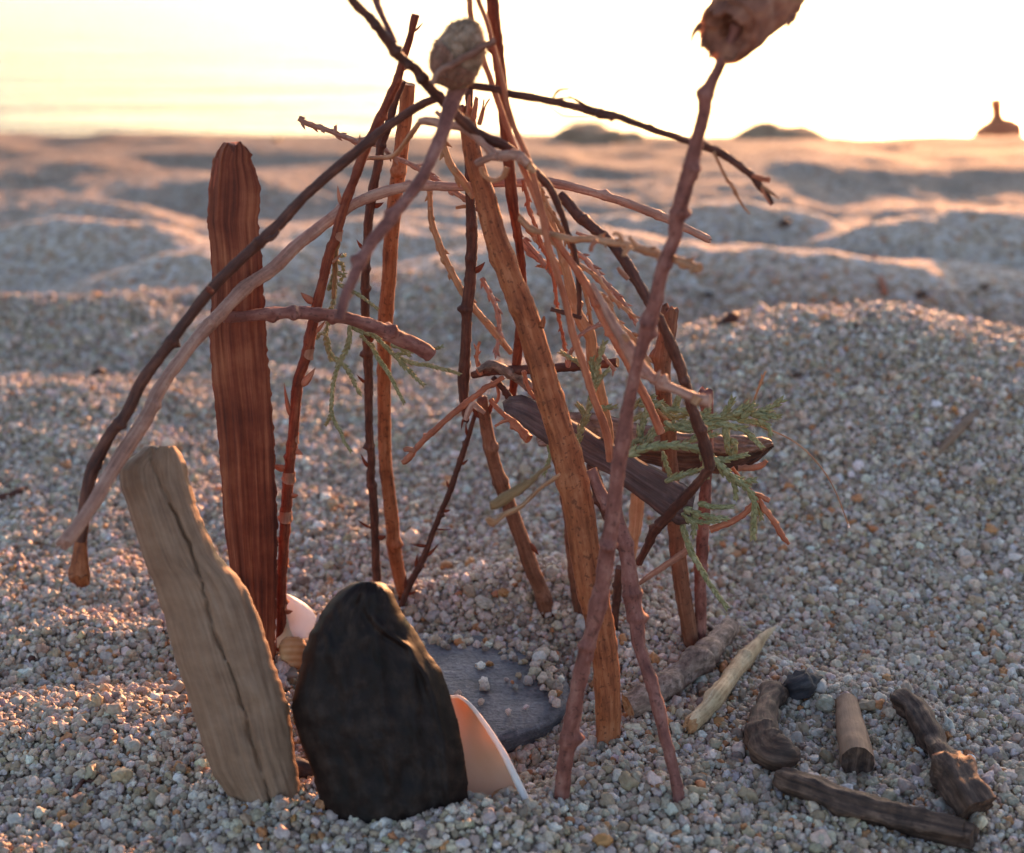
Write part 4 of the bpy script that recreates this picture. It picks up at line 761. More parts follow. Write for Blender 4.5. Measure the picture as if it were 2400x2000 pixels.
# ------------------------------------------------------------------ scaly pale shoots
PS = 'pale dry shoots of the tepee'
def shoot(label, pts, dep, mat='straw', name='dry_shoot', group=PS, parts=(), sc=None, **kw):
    s_ = dict(gap=1.9, l=2.8, r=.7, out=.4); s_.update(sc or {})
    return stick(name, label, 'shoot', pts, dep, mat, group, parts=parts, scale=s_, **kw)
shoot('pale scaly shoot poking out left over the beach edge, above the long dark stick', [(699, 278, 6), (722, 291, 6), (747, 299, 6), (770, 306, 6), (792, 315, 6), (818, 325, 6), (840, 333, 7), (891, 342, 6), (919, 366, 6), (963, 386, 6), (1005, 411, 6), (1046, 439, 7), (1097, 470, 7), (1124, 490, 7)], (.362, .366), 'pale', parts=[('side_shoot', [(785, 312, 5), (786, 295, 4)], (.3625, .3625), 'pale', dict(scale=dict(gap=3))), ('side_shoot', [(855, 371, 5), (895, 370, 6), (922, 366, 6)], (.3625, .3625), 'straw', dict()), ('side_shoot', [(1068, 487, 4), (1096, 484, 5), (1124, 492, 6)], (.365, .366), 'straw', dict())])
shoot('pale scaly shoot running down from under the curved pod stem to the thick stick', [(1036, 330, 7), (1046, 362, 8), (1056, 387, 9), (1080, 418, 9), (1095, 440, 9), (1110, 462, 8)], (.345, .348), sc=dict(gap=2.6))
shoot('pale scaly shoot hanging down behind the dark vertical twig', [(1000, 405, 5), (1006, 440, 6), (1008, 470, 6), (1011, 514, 7), (1025, 562, 8), (1049, 620, 8), (1080, 678, 8), (1114, 726, 8), (1155, 774, 9), (1180, 805, 7), (1198, 828, 6)], (.362, .370), sc=dict(gap=2.3, l=2.3))
shoot('small curved pale shoot tip left of the thick stick', [(1128, 652, 5), (1143, 680, 6), (1157, 706, 6), (1168, 740, 6), (1169, 785, 5), (1162, 833, 5)], (.372, .368), 'pale', sc=dict(gap=1.8))
shoot('pale crooked shoot with curled tips reaching right across the pink branch, blunt club end', [(1219, 512, 7), (1246, 536, 8), (1280, 547, 8), (1342, 561, 8), (1390, 562, 9), (1445, 570, 8), (1479, 576, 9), (1520, 590, 10), (1554, 600, 10), (1580, 608, 10), (1605, 617, 10), (1626, 627, 12), (1640, 630, 11)], (.322, .275), 'straw', sc=dict(gap=2.6, l=2.2, a=.45), lump=.18, parts=[('curled_tip', [(1460, 568, 5), (1452, 552, 4), (1440, 547, 3.5), (1438, 552, 2.5)], (.284, .284), 'straw', dict()), ('curled_tip', [(1492, 578, 5), (1480, 562, 4), (1474, 556, 5)], (.283, .283), 'straw', dict()), ('curled_tip', [(1400, 562, 6), (1388, 575, 6), (1384, 590, 5)], (.288, .288), 'flake', dict()), ('curled_tip', [(1480, 578, 6), (1466, 590, 6), (1462, 600, 5)], (.284, .284), 'straw', dict())])
shoot('pale shoot in the tangle right of the thick stick, topmost strand', [(1205, 500, 6), (1222, 520, 6), (1244, 542, 7), (1262, 566, 7), (1282, 590, 7), (1300, 612, 7), (1322, 636, 6)], (.350, .352))
shoot('short pale shoot with a leafy tip in the tangle right of the thick stick', [(1214, 548, 5), (1226, 575, 7), (1250, 598, 7), (1270, 612, 7), (1294, 628, 8), (1320, 640, 6)], (.354, .356), 'pale', parts=[('side_shoot', [(1296, 628, 6), (1275, 625, 5), (1258, 623, 3)], (.355, .355), 'straw', dict(scale=dict(gap=2)))])
shoot('long thin pale shoot slanting right above the front woolly shoot', [(1330, 560, 5), (1348, 590, 6), (1373, 608, 6), (1404, 648, 7), (1425, 672, 6), (1445, 690, 6), (1469, 723, 6), (1493, 756, 5)], (.345, .340), 'pale', parts=[('side_shoot', [(1350, 545, 4), (1380, 556, 5), (1400, 562, 5)], (.345, .345), 'pale', dict()), ('bud', [(1410, 662, 6), (1396, 655, 4)], (.342, .342), 'flake', dict())])
shoot('short pale shoot branching out beside the straws, ending in a flat leafy tip', [(1378, 672, 5), (1395, 686, 6), (1411, 692, 6), (1425, 706, 6), (1437, 720, 4)], (.335, .335), 'straw')
shoot('pale shoot running down behind the pink branch to the woolly shoot', [(1404, 708, 6), (1420, 728, 8), (1441, 752, 8), (1460, 772, 8), (1479, 788, 8), (1500, 815, 7), (1515, 845, 7), (1530, 880, 6)], (.345, .345), 'straw')
stick('woolly_shoot', 'pale woolly shoot with a thorn, crossing the pink branch and ending in a knob', 'shoot', [(1388, 665, 6), (1410, 705, 8), (1436, 755, 11), (1459, 793, 14), (1479, 826, 16), (1494, 850, 17), (1507, 866, 15), (1525, 882, 13), (1544, 893, 13), (1570, 908, 12), (1596, 918, 12), (1618, 929, 13), (1640, 936, 14), (1665, 939, 15)], (.300, .283), 'pale', PS, lump=.16, nodes=3, parts=[('thorn', [(1538, 892, 9), (1544, 876, 5), (1547, 868, 1.5)], (.288, .288), 'pale', dict(cap='round')), ('leaf_scar', [(1636, 930, 13), (1626, 948, 10)], (.2835, .2830), 'straw', dict(lump=.3)), ('thorn', [(1473, 798, 8), (1462, 786, 6), (1460, 783, 4)], (.2905, .2905), 'straw', dict())])
TG = [
 ('thin straw-coloured shoot arching from the woolly coil to the level grey twig', [(1244, 400), (1290, 490), (1345, 600), (1375, 700), (1392, 800), (1400, 850)], (.325, .345), 5, 'straw'),
 ('thin pale shoot crossing behind both reddish straws, low in the tangle', [(1228, 560), (1275, 620), (1330, 690), (1360, 760), (1400, 820), (1440, 870)], (.352, .340), 5, 'pale'),
 ('fine reddish shoot between the thick stick and the first reddish straw', [(1225, 420), (1250, 520), (1290, 630), (1310, 740), (1330, 850)], (.345, .350), 4.5, 'strawred'),
 ('fine pale shoot curling up over the level grey twig', [(1330, 860), (1350, 800), (1385, 770), (1420, 765), (1450, 785)], (.338, .335), 4.5, 'pale'),
 ('thin straw-coloured shoot running from the tangle to the green sprig', [(1420, 700), (1455, 790), (1480, 870), (1520, 940), (1560, 985)], (.335, .338), 5.5, 'straw'),
 ('fine orange shoot hanging down between the level grey twig and the grey bark slab', [(1225, 870), (1240, 910), (1270, 960), (1300, 985)], (.350, .352), 4.5, 'strawred'),
 ('short orange shoot sticking up from the left end of the level grey twig', [(1128, 880), (1120, 850), (1118, 820), (1124, 800)], (.362, .362), 4.5, 'strawred'),
 ('fine pale shoot reaching right behind the elbowed dark twig', [(1480, 640), (1530, 690), (1580, 720), (1610, 745)], (.34, .345), 0, 'pale'),
 ('thin pale shoot slanting down right beneath the curled tips', [(1285, 560), (1340, 610), (1400, 650), (1440, 705), (1490, 745)], (.330, .325), 5, 'straw')]
for i_, (lb, pp, dp, rr_, mt) in enumerate(TG):
    if not rr_: continue
    shoot(lb, [(x, y, rr_ * (1.15 - .5 * k / len(pp))) for k, (x, y) in enumerate(pp)], dp, mt, sc=dict(gap=2.6, l=3.2), wob=.5)
stick('twig', 'reddish twig with a forked left tip, reaching down left from the middle of the tepee', 'twig', [(942, 1085, 5), (953, 1078, 7), (977, 1050, 7), (1000, 1026, 7), (1028, 1000, 7), (1055, 976, 6), (1080, 956, 7), (1131, 915, 7), (1155, 900, 6), (1180, 884, 5)], (.345, .358), 'strawred', G, nodes=6, lump=.2, parts=[('fork_tip', [(972, 1056, 6), (955, 1053, 6), (946, 1055, 4)], (.346, .346), 'flake', dict())])
stick('twig', 'small pinkish twig with an amber club end, sticking out left of the thick stick', 'twig', [(1150, 938, 6), (1170, 962, 6), (1186, 978, 7), (1200, 988, 8), (1218, 1006, 9), (1230, 1020, 10), (1239, 1030, 10)], (.362, .350), 'strawred', G, nodes=4, lump=.25, parts=[('side_shoot', [(1198, 984, 5), (1180, 988, 4), (1160, 1000, 3)], (.356, .356), 'strawred', dict(lump=.2)), ('side_shoot', [(1158, 948, 5), (1168, 930, 4), (1165, 905, 4), (1150, 895, 3)], (.361, .361), 'strawred', dict(lump=.2))])
stick('dry_leaf', 'curled pale dry leaf tips tangled at the centre where the brown stick begins', 'leaf', [(1090, 985, 7), (1098, 965, 9), (1108, 948, 7), (1120, 955, 6), (1136, 968, 4)], (.352, .354), 'pale', None, lump=.3, flat=.5)
stick('twig', 'small rough grey knob of twig under the level grey twig', 'twig', [(1120, 868, 9), (1140, 858, 12), (1160, 856, 12), (1185, 870, 10), (1215, 890, 9), (1245, 910, 12), (1262, 925, 12)], (.358, .362), 'log', G, nodes=3, lump=.3)
stick('twig', 'thin dark twig running down to the grey slab from the centre of the tepee', 'twig', [(1155, 885, 7), (1170, 900, 7), (1190, 925, 7), (1206, 948, 6)], (.360, .360), 'dark', G, nodes=2)
mb = MB()
for i, (pts, dp, rr) in enumerate([([(1150, 1185, 11), (1168, 1178, 15), (1200, 1158, 16), (1228, 1140, 14), (1245, 1130, 9), (1262, 1110, 6), (1290, 1090, 6)], (.290, .300), .4)]):
    q, qr = path3(pts, dp); tube(mb, q, qr, lump=.15, flat=rr, seed=60 + i)
tag(mb.build('dry_leaf', M['olive'], origin=at(1290, 1090, .300)), 'olive-brown dry leaf strip poking out left of the thick stick, upper of the two', 'leaf')
mb = MB(); q, qr = path3([(1140, 1215, 6), (1158, 1226, 14), (1180, 1208, 14), (1217, 1190, 12), (1245, 1165, 11), (1275, 1138, 10), (1310, 1115, 10)], (.286, .300)); tube(mb, q, qr, lump=.2, flat=.4, seed=66)
tag(mb.build('dry_leaf', M['straw'], origin=at(1310, 1115, .300)), 'pale pinkish dry leaf strip poking out left of the thick stick, lower of the two', 'leaf')
mb = MB(); q, qr = path3([(1494, 1372, 5), (1520, 1352, 8), (1560, 1325, 9), (1590, 1305, 9), (1614, 1288, 8)], (.350, .345)); tube(mb, q, qr, lump=.12, flat=.35, seed=67, cap='jag')
tag(mb.build('splinter', M['pale'], origin=q[0]), 'pale flat splinter crossing the foot of the two right-hand sticks', 'splinter')

# ------------------------------------------------------------------ bark slabs
def slab(name, label, up, lo, dep, thick, mat, under, seed):
    """up, lo: upper and lower edge (x, y), left to right, same count"""
    mb = MB(); n = 60; up = np.array(up, float); lo = np.array(lo, float); s = np.linspace(0, 1, n); k = np.linspace(0, 1, len(up))
    U_ = np.stack([np.interp(s, k, up[:, i]) for i in (0, 1)], -1); L_ = np.stack([np.interp(s, k, lo[:, i]) for i in (0, 1)], -1); m = 20; vs = []; fb = []
    for i in range(n):
        Y = dep[0] + (dep[1] - dep[0]) * s[i]; e1 = 3 * float(vnoise(s[i] * 14, seed, 101)) + 2 * float(vnoise(s[i] * 40, seed, 102)); e2 = 3 * float(vnoise(s[i] * 12, seed + 5, 103)) + 2 * float(vnoise(s[i] * 37, seed, 104))
        for side in (0, 1):
            for j in range(m):
                v = j / (m - 1); v2 = v if side == 0 else 1 - v; a = U_[i] + [0, e1]; b = L_[i] + [0, e2]; p = a + (b - a) * v2
                rel = (1 - abs(2 * v2 - 1) ** 6) * (1 + .25 * float(vnoise(v2 * 6, s[i] * 4 + seed, 105)) + .18 * float(vnoise(v2 * 15, s[i] * 9, 106)))
                q = at(p[0], p[1], Y) + unit(ray(*p)) * (thick * .5 * rel * (-1 if side == 0 else 1)); q = q + np.array([0, -(v2 - .5) * thick * 1.2, 0]); vs.append(q); fb.append((v2 * .012 + seed, 0, s[i] * .05))
    M2 = 2 * m; f = [(i * M2 + j, (i + 1) * M2 + j, (i + 1) * M2 + (j + 1) % M2, i * M2 + (j + 1) % M2) for i in range(n - 1) for j in range(M2)]
    f += [tuple(range(M2)), tuple((n - 1) * M2 + j for j in range(M2 - 1, -1, -1))]
    mb.add(vs, f, fb); return mb
base = at(1177, 952, .345)
mb = slab('', '', [(1177, 951), (1195, 938), (1222, 934), (1263, 950), (1342, 991), (1397, 1025), (1479, 1070), (1561, 1115), (1600, 1140), (1634, 1165)], [(1182, 957), (1206, 975), (1240, 1006), (1284, 1036), (1362, 1073), (1424, 1104), (1493, 1160), (1548, 1200), (1580, 1218), (1612, 1224)], (.352, .334), .0042, 'slab', 0, 1.3)
tag(mb.build('bark_slab', M['slab'], origin=base), 'flat grey-purple slab of bark lying diagonally across the tepee behind the pink branch', 'bark slab', 'bark slabs hung in the tepee')
base = at(1340, 1000, .376)
tb = thing('bark_slab', 'level slab of bark behind the green sprig, pinkish top, dark underside, pointed right end', 'bark slab', base, 'bark slabs hung in the tepee')
mb = slab('', '', [(1255, 1030), (1300, 990), (1335, 970), (1400, 976), (1490, 994), (1596, 1016), (1670, 1022), (1733, 1026), (1780, 1028), (1810, 1036)], [(1262, 1040), (1310, 1042), (1370, 1040), (1430, 1046), (1500, 1052), (1600, 1056), (1680, 1058), (1740, 1058), (1785, 1052), (1812, 1042)], (.382, .356), .003, 'slab', 0, 2.1); mb.build('top_face', M['log'], tb, base)
mb = slab('', '', [(1300, 1038), (1370, 1040), (1430, 1046), (1500, 1052), (1600, 1056), (1680, 1057), (1740, 1056), (1785, 1050), (1811, 1040)], [(1310, 1050), (1370, 1060), (1430, 1066), (1500, 1080), (1600, 1102), (1680, 1104), (1735, 1094), (1770, 1078), (1812, 1043)], (.383, .3565), .003, 'slab', 0, 3.7); mb.build('underside', M['driftdark'], tb, base)
mb = MB(); q, qr = path3([(1730, 1098, 8), (1760, 1097, 8), (1782, 1092, 8), (1797, 1080, 4)], (.357, .356)); tube(mb, q, qr, lump=.3, seed=70, flat=.6); mb.build('splinter', M['flake'], tb, base)

# ------------------------------------------------------------------ green cypress sprigs
def sprig(label, strands, base, parts=(), group='green sprigs woven in the tepee', fat=1.0):
    root = thing('cypress_sprig', label, 'sprig', base, group)
    for i, (pts, dp, r) in enumerate(strands):
        mb = MB(); p3 = [(x, y, fat * r * (1 - .35 * k / max(1, len(pts) - 1))) for k, (x, y) in enumerate(pts)]
        q, qr = path3(p3, dp); rs = tube(mb, q, np.array(qr) * .62, sides=7, seed=i + 5, lump=.1, cap='round', step=qr[0] * .6)
        P, rr, T, U, V, s = rs; x = 0; k = 0; rg = np.random.default_rng(i * 7 + 1)
        while x < s[-1]:
            j = min(int(np.searchsorted(s, x)), len(P) - 1); rm = rr[j] / .62
            for a in (0, math.pi):
                th = k * math.pi / 2 + a + rg.uniform(-.25, .25) + i; n_ = math.cos(th) * U[j] + math.sin(th) * V[j]
                cone(mb, P[j] + n_ * rm * .30, T[j] + n_ * .26, rm * rg.uniform(1.7, 2.5), rm * .58, bend=n_ * .14, seed=k, flat=.75, sides=5)
            x += rm * 1.15; k += 1
        mb.build('strand', M['green'], root, base)
    for pn, pts, dp, mat, kw in parts:
        mb = MB(); kw = dict(kw); sc = kw.pop('scale', None); q, qr = path3(pts, dp); r2 = tube(mb, q, qr, seed=33, **kw)
        if sc: scales(mb, r2, seed=9, **sc)
        mb.build(pn, M[mat], root, base)
D = (.356, .358)
sprig('slender green sprig hanging in loops behind the banded twig and thin dark twig', [
    ([(785, 560), (786, 600), (785, 640), (782, 700), (774, 730), (765, 774), (764, 800), (771, 828), (775, 842)], D, 7),
    ([(766, 790), (775, 830), (806, 856), (822, 880), (832, 900), (843, 922)], D, 7),
    ([(819, 765), (819, 790), (813, 815), (800, 842), (789, 867), (781, 900), (778, 929), (777, 965), (786, 992), (799, 1014), (806, 1034), (820, 1054)], (.357, .356), 7),
    ([(777, 972), (770, 984), (763, 996)], D, 6), ([(800, 602), (808, 598)], D, 6), ([(788, 612), (802, 620), (805, 634)], D, 6), ([(790, 640), (806, 645), (800, 655)], D, 6), ([(770, 680), (778, 655), (784, 630)], D, 6),
    ([(792, 665), (823, 682), (842, 692), (861, 706), (885, 724)], D, 6), ([(764, 786), (752, 782), (743, 792)], D, 6),
    ([(820, 764), (845, 776), (874, 786), (900, 808), (926, 834), (950, 845), (977, 853), (1003, 856), (1028, 863), (1050, 868), (1075, 876)], (.358, .364), 7),
    ([(930, 838), (945, 856), (963, 872), (977, 888), (993, 902)], (.360, .360), 7), ([(926, 836), (944, 828), (958, 832)], (.36, .36), 7), ([(870, 806), (884, 836), (905, 866), (920, 892), (933, 918), (945, 940)], (.360, .360), 7),
    ([(920, 808), (950, 816), (984, 824)], (.3585, .3575), 11), ([(1012, 824), (1022, 818), (1034, 813)], (.352, .352), 6), ([(845, 786), (858, 800), (870, 812)], D, 5)],
    at(785, 560, .356), parts=[('woody_stem', [(792, 534, 10), (790, 560, 11), (786, 590, 8), (785, 640, 5), (781, 700, 4)], (.3475, .356), 'olive', dict(lump=.2, nodes=3))])
E = (.336, .336)
sprig('bushy green sprig spreading right over the bark slabs, with a thin brown forked twig', [
    ([(1472, 1065), (1500, 1054), (1527, 1048), (1560, 1044), (1596, 1045), (1630, 1052), (1664, 1070), (1690, 1094), (1726, 1124), (1750, 1145), (1767, 1170), (1769, 1195), (1767, 1220), (1766, 1258)], (.322, .332), 10),
    ([(1550, 1010), (1580, 998), (1610, 992), (1640, 988), (1681, 978), (1720, 975), (1750, 970), (1777, 966), (1800, 958), (1815, 950), (1830, 940)], (.338, .334), 10), ([(1600, 995), (1640, 992), (1680, 992), (1716, 1000), (1740, 1005), (1757, 1020), (1772, 1034), (1785, 1048)], (.337, .334), 9),
    ([(1520, 960), (1545, 950), (1560, 960), (1600, 962), (1640, 972), (1680, 978), (1720, 978)], E, 8), ([(1480, 985), (1500, 975), (1540, 966), (1580, 978), (1610, 972)], (.345, .345), 8), ([(1560, 990), (1590, 1005), (1640, 1008), (1680, 1000)], E, 8),
    ([(1740, 978), (1752, 962), (1768, 948)], (.334, .333), 8), ([(1765, 972), (1790, 975), (1818, 975)], (.334, .333), 10), ([(1720, 972), (1740, 958), (1752, 948)], (.334, .334), 9), ([(1780, 985), (1800, 998), (1806, 1016)], (.334, .333), 7), ([(1730, 985), (1770, 990), (1800, 1006)], E, 7),
    ([(1664, 1072), (1690, 1078), (1715, 1074), (1746, 1066)], (.330, .329), 8), ([(1700, 1002), (1704, 1030), (1708, 1056), (1716, 1064)], E, 9), ([(1716, 1030), (1724, 1045), (1718, 1060)], E, 8),
    ([(1561, 1128), (1585, 1118), (1609, 1110), (1645, 1100)], (.331, .331), 8), ([(1605, 1194), (1625, 1200), (1647, 1208), (1675, 1213), (1700, 1216)], (.330, .329), 8), ([(1638, 1180), (1670, 1188), (1712, 1188)], (.332, .331), 7), ([(1600, 1205), (1620, 1222), (1650, 1224), (1680, 1222)], (.331, .331), 7),
    ([(1599, 1228), (1607, 1260), (1620, 1294), (1632, 1316), (1644, 1336), (1656, 1358), (1671, 1380), (1686, 1402), (1703, 1424)], (.334, .332), 8), ([(1625, 1205), (1628, 1228), (1625, 1254)], (.332, .331), 8),
    ([(1352, 1045), (1362, 1005), (1375, 975), (1387, 930), (1393, 895), (1400, 860), (1407, 832), (1416, 806)], (.338, .336), 8), ([(1388, 920), (1404, 890), (1424, 870)], (.337, .336), 7), ([(1385, 890), (1372, 868), (1356, 850), (1335, 838), (1318, 828)], (.336, .336), 7), ([(1375, 985), (1366, 965), (1356, 952)], (.338, .338), 8), ([(1395, 885), (1388, 858), (1388, 840)], (.337, .337), 7),
    ([(1404, 958), (1440, 953)], (.340, .340), 7), ([(1500, 1058), (1520, 1035), (1540, 1012)], (.328, .330), 8), ([(1510, 1052), (1500, 1020), (1508, 990), (1515, 965)], (.332, .334), 9), ([(1490, 1062), (1480, 1040), (1510, 1030), (1532, 1005)], (.33, .332), 8), ([(1480, 960), (1500, 940), (1530, 930)], (.345, .343), 7), ([(1500, 950), (1540, 945), (1580, 965)], (.343, .340), 8),
    ([(1690, 1100), (1712, 1122), (1722, 1140), (1724, 1165)], (.330, .330), 8), ([(1640, 985), (1655, 965), (1662, 945)], E, 8), ([(1690, 978), (1708, 955), (1716, 938)], E, 8), ([(1600, 1046), (1625, 1030), (1650, 1022), (1680, 1018)], E, 8), ([(1580, 960), (1590, 935), (1605, 920)], (.338, .337), 8), ([(1640, 1056), (1652, 1085), (1656, 1115)], (.328, .328), 8), ([(1726, 1124), (1745, 1128), (1768, 1126)], (.331, .331), 8), ([(1767, 1170), (1780, 1190), (1784, 1212)], (.332, .332), 7), ([(1554, 1060), (1560, 1085), (1568, 1108), (1572, 1120)], (.334, .335), 6), ([(1285, 1042), (1290, 1060), (1286, 1080), (1276, 1110)], (.350, .350), 6)],
    at(1472, 1065, .322), fat=1.18, parts=[('forked_twig', [(1716, 1096, 4), (1745, 1135, 5), (1777, 1172, 6), (1796, 1200, 7), (1818, 1231, 7), (1833, 1255, 6), (1848, 1276, 4)], (.333, .330), 'strawred', dict(lump=.25, nodes=3)), ('forked_twig', [(1664, 1242, 8), (1690, 1232, 8), (1719, 1221, 8), (1745, 1203, 7), (1764, 1184, 6), (1777, 1172, 5)], (.331, .331), 'strawred', dict(lump=.2, nodes=3)), ('forked_twig', [(1762, 1158, 6), (1782, 1162, 6), (1802, 1174, 6)], (.331, .331), 'strawred', dict(lump=.3)), ('dry_tip', [(1764, 950, 2.5), (1774, 920, 2.5), (1786, 890, 3.5), (1794, 872, 1.5)], (.334, .333), 'straw', dict(scale=dict(gap=5)))])
stick('hair_stem', 'hair-thin golden stem arching off the right end of the green sprig down to the sand', 'stem', [(1782, 1000, 1.6), (1812, 1011, 1.6), (1837, 1022, 1.6), (1865, 1038, 1.5), (1889, 1057, 1.5), (1912, 1081, 1.5), (1933, 1108, 1.4), (1950, 1136, 1.3), (1964, 1166, 1.2), (1978, 1202, 1.2), (1989, 1232, 1.6)], (.334, .335), 'straw', None, sides=6, step=.0006, parts=[('bead', [(1988, 1228, 2), (1990, 1237, 2.6)], (.335, .335), 'shellrim', dict())])

# ------------------------------------------------------------------ pieces lying on the sand
GL_ = 'sticks lying on the sand'
stick('log', 'thick flaky grey twig with an orange cut end, lying behind the thin front twig', 'log', [(1472, 1658, 29), (1502, 1645, 29), (1543, 1618, 28), (1580, 1590, 27), (1611, 1568, 28), (1640, 1540, 28), (1663, 1520, 29), (1688, 1496, 25), (1712, 1474, 22)], ('lie',), 'log', GL_, nodes=8, lump=.16, fine=.08, cut='cut', sides=30)
stick('split_stick', 'pale tan split stick with a pointed tip, lying right of the flaky log', 'stick', [(1622, 1694, 24), (1650, 1668, 25), (1680, 1632, 26), (1705, 1598, 26), (1735, 1558, 25), (1760, 1528, 22), (1778, 1507, 16), (1800, 1485, 10), (1826, 1468, 4)], ('lie',), 'paletan', GL_, nodes=3, lump=.10, flat=.75, cap='jag', cut='cut', sides=20)
stick('splinter', 'thin dark upright splinter between the flaky log and the pale split stick', 'splinter', [(1711, 1480, 3), (1716, 1510, 6), (1712, 1556, 7)], ('g', 'g'), 'red', None, lump=.2)
t_ = stick('stick', 'curved dark knobbly stick with a charred tip, leftmost of the pieces at the lower right', 'stick', [(1830, 1622, 20), (1806, 1640, 28), (1792, 1680, 32), (1790, 1720, 33), (1800, 1760, 32), (1830, 1776, 30), (1858, 1772, 22)], ('lie',), 'driftdark', GL_, nodes=5, lump=.16, fine=.09, sides=30, parts=[('charred_tip', [(1822, 1626, 13), (1846, 1614, 15), (1866, 1612, 20), (1886, 1606, 24), (1904, 1596, 17)], ('lie',), 'charred', dict(lump=.4, fine=.15, nodes=4, sides=24, cap='jag'))])
stick('peg', 'short smooth brown peg lying between the curved dark stick and the knobbly one', 'peg', [(1984, 1646, 27), (1990, 1680, 31), (1998, 1720, 35), (2006, 1760, 38), (2010, 1785, 38)], ('lie',), 'drift', GL_, lump=.06, cut='driftdark', sides=24)
stick('stick', 'rough dark stick widening to a split thick end, rightmost of the lying pieces', 'stick', [(2104, 1636, 20), (2124, 1648, 30), (2146, 1667, 28), (2168, 1705, 29), (2188, 1740, 26), (2206, 1766, 25), (2228, 1796, 38), (2252, 1834, 44), (2274, 1868, 46), (2292, 1896, 45)], ('lie',), 'driftdark', GL_, nodes=6, lump=.20, fine=.09, cap='cut', cut='driftdark', sides=30, flat=.9, ridged=.10)
stick('stick', 'long dark ribbed stick lying across the lower right, nearest the viewer', 'stick', [(1824, 1822, 22), (1846, 1832, 28), (1906, 1852, 30), (1960, 1874, 31), (2009, 1890, 32), (2111, 1918, 32), (2214, 1942, 33), (2250, 1952, 31), (2284, 1962, 28)], ('lie',), 'driftdark', GL_, nodes=2, lump=.09, fine=.06, sides=30, ridged=.12, cut='driftdark')
stick('twig', 'thin tan stalk half buried on the mound at the right', 'stalk', [(2290, 965, 8), (2260, 995, 11), (2228, 1030, 11), (2196, 1064, 7)], ('lie',), 'drift', None, lump=.15)
stick('twig', 'dark stub of twig with a thin tail lying behind the right-hand mound', 'twig', [(1686, 762, 6), (1700, 752, 8), (1716, 745, 14), (1724, 741, 12)], ('lie',), 'dark', None, lump=.2)
stick('twig', 'thin dark leaf-like twig at the left edge of the photo', 'twig', [(-20, 1172, 8), (25, 1160, 9), (60, 1146, 6), (84, 1138, 3)], ('lie',), 'dark', None, lump=.2)
stick('twig', 'tiny dark bent twig lying low at the left corner', 'twig', [(176, 1866, 7), (184, 1844, 6), (198, 1828, 5), (215, 1834, 5), (248, 1852, 5), (282, 1868, 4)], ('lie',), 'dark', None, lump=.25)
stick('bark_scrap', 'small dark scrap of bark on the orange-lit sand at the left', 'bark', [(60, 1556, 6), (74, 1544, 7), (90, 1532, 3)], ('lie',), 'dark', None, lump=.25)
stick('straw', 'short orange straw standing up far back on the right sand', 'straw', [(2048, 600, 5), (2058, 632, 6), (2068, 665, 7)], ('g', 'g'), 'strawred', None)
stick('pebble', 'small dark pebble between the thick driftwood and the dark stone', 'pebble', [(690, 1788, 14), (703, 1800, 22), (722, 1806, 20), (732, 1808, 12)], ('lie',), 'charred', None, lump=.1, cap='round', sides=18)
DB = 'dark specks of dry seaweed on the sand'
rg = np.random.default_rng(21)
for i, (x, y, s_) in enumerate([(232, 872, 14), (1840, 522, 12), (2160, 690, 12), (2310, 672, 10), (2008, 762, 8), (650, 325, 7), (190, 1455, 8), (1190, 1350, 5), (1870, 880, 11), (2265, 898, 7), (1660, 690, 8), (1440, 1390, 0), (1960, 1600, 0), (2140, 1520, 0)]):
    if not s_: continue
    loc = ['by the left dark patch of sand', 'upright in the far right hollow', 'in the hollow behind the right mound', 'near the right edge behind the mound', 'on the crest of the right mound', 'on the beach edge left of the tepee', 'left of the thick driftwood', 'in front of the tepee centre on the sand', 'on the face of the right mound', 'beside an orange grain on the right mound', 'right of the pink branch on the far sand'][i]
    stick('seaweed_speck', 'dark speck of seaweed ' + loc, 'seaweed', [(x - s_, y + 3, s_ * .5), (x, y, s_ * .8), (x + s_ * .9, y - 1, s_ * .45)], ('lie',), 'driftdark', None, lump=.35, cap='round', sides=9, step=.001)

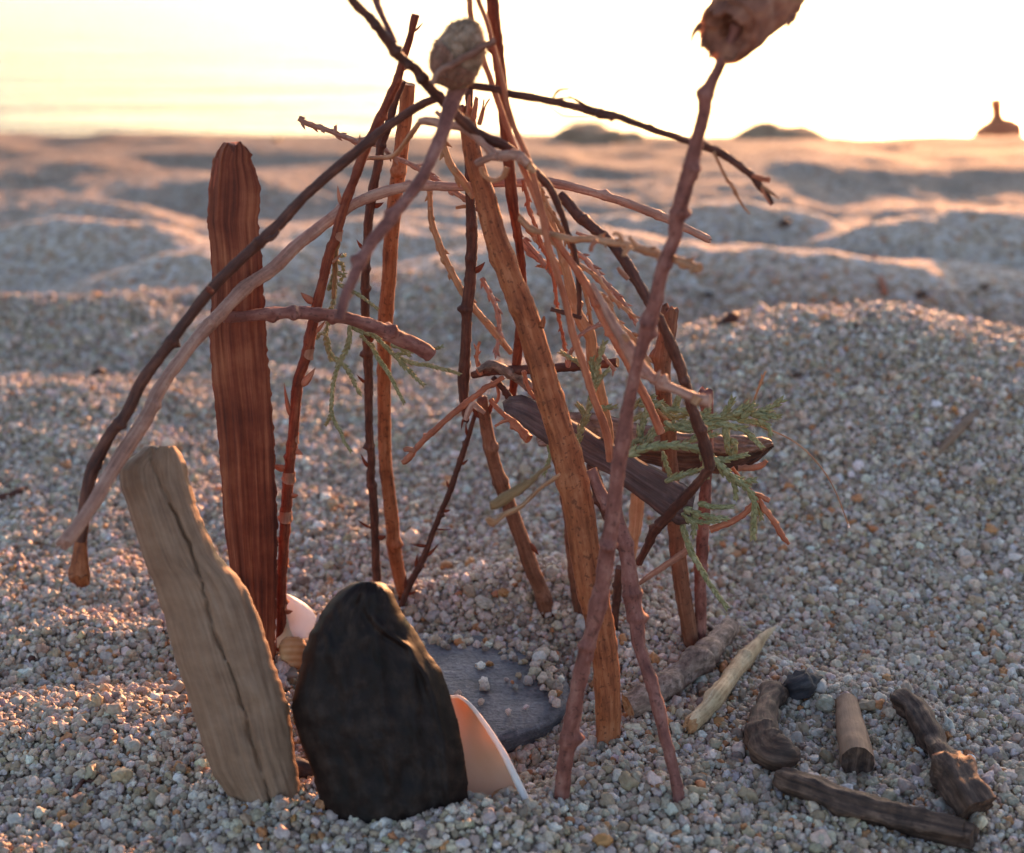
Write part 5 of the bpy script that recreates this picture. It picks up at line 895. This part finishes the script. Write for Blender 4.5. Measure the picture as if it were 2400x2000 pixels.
# ------------------------------------------------------------------ the shoreline rocks
def rock(label, px, py, wpx, hpx, Y, seed, name='rock', sx=1.0):
    m = mpp(px, py, Y); top = at(px, py, Y); c = top - np.array([0, 0, hpx * m]); mb = MB(); vs = []; fb = []; nu, nv_ = 26, 48
    for i in range(nu):
        ph = (i / (nu - 1)) * math.pi * .5
        for j in range(nv_):
            a = 2 * math.pi * j / nv_; k = 1 + .14 * float(vnoise(math.cos(a) * 1.6 + seed, math.sin(a) * 1.6 + ph, 111)) + .06 * float(vnoise(math.cos(a) * 5, math.sin(a) * 5 + ph * 4, 112))
            vs.append(c + np.array([math.cos(a) * math.sin(ph) * wpx * .5 * m * k, math.sin(a) * math.sin(ph) * wpx * .42 * m * k, math.cos(ph) ** (.8) * hpx * m * (1 + .16 * float(vnoise(math.cos(a) * math.sin(ph) * 2.2 + seed, math.sin(a) * math.sin(ph) * 2, 113))) - (.02 if i == nu - 1 else 0)])); fb.append(vs[-1])
    f = [(i * nv_ + j, (i + 1) * nv_ + j, (i + 1) * nv_ + (j + 1) % nv_, i * nv_ + (j + 1) % nv_) for i in range(nu - 1) for j in range(nv_)]
    mb.add(vs, f, fb); return mb, c
mb, c = rock('', 1400, 292, 250, 75, 1.62, 3.1); tag(mb.build('rock', M['rock'], origin=c), 'low dark rock humped above the beach edge, left of the pink branch', 'rock', 'dark rocks at the beach edge')
mb, c = rock('', 1835, 288, 250, 80, 1.62, 7.7); tag(mb.build('rock', M['rock'], origin=c), 'rounded dark rock humped above the beach edge, right of the pink branch', 'rock', 'dark rocks at the beach edge')
mb, c = rock('', 2132, 340, 44, 24, 1.5, 1.7); tag(mb.build('rock', M['rock'], origin=c), 'tiny dark rock on the beach edge between the big rock and the glare', 'rock', 'dark rocks at the beach edge')
tr = thing('driftwood_stump', 'blurred reddish stump with an upright stub at the waterline in the glare, far right', 'driftwood', at(2340, 350, 1.9))
base = at(2340, 350, 1.9); mb = MB(); q, qr = path3([(2342, 372, 22), (2342, 345, 42), (2340, 318, 56), (2338, 298, 52), (2336, 284, 30), (2335, 276, 14)], (2.3, 2.3)); tube(mb, q, qr, lump=.18, seed=77, sides=20, cap='round'); mb.build('root', M['stump'], tr, base)
mb = MB(); q, qr = path3([(2336, 290, 22), (2338, 262, 15), (2334, 230, 19)], (2.3, 2.3)); tube(mb, q, qr, lump=.12, seed=78, sides=14); mb.build('stub', M['stump'], tr, base)
# grains resting on the slate and washed against the sticks
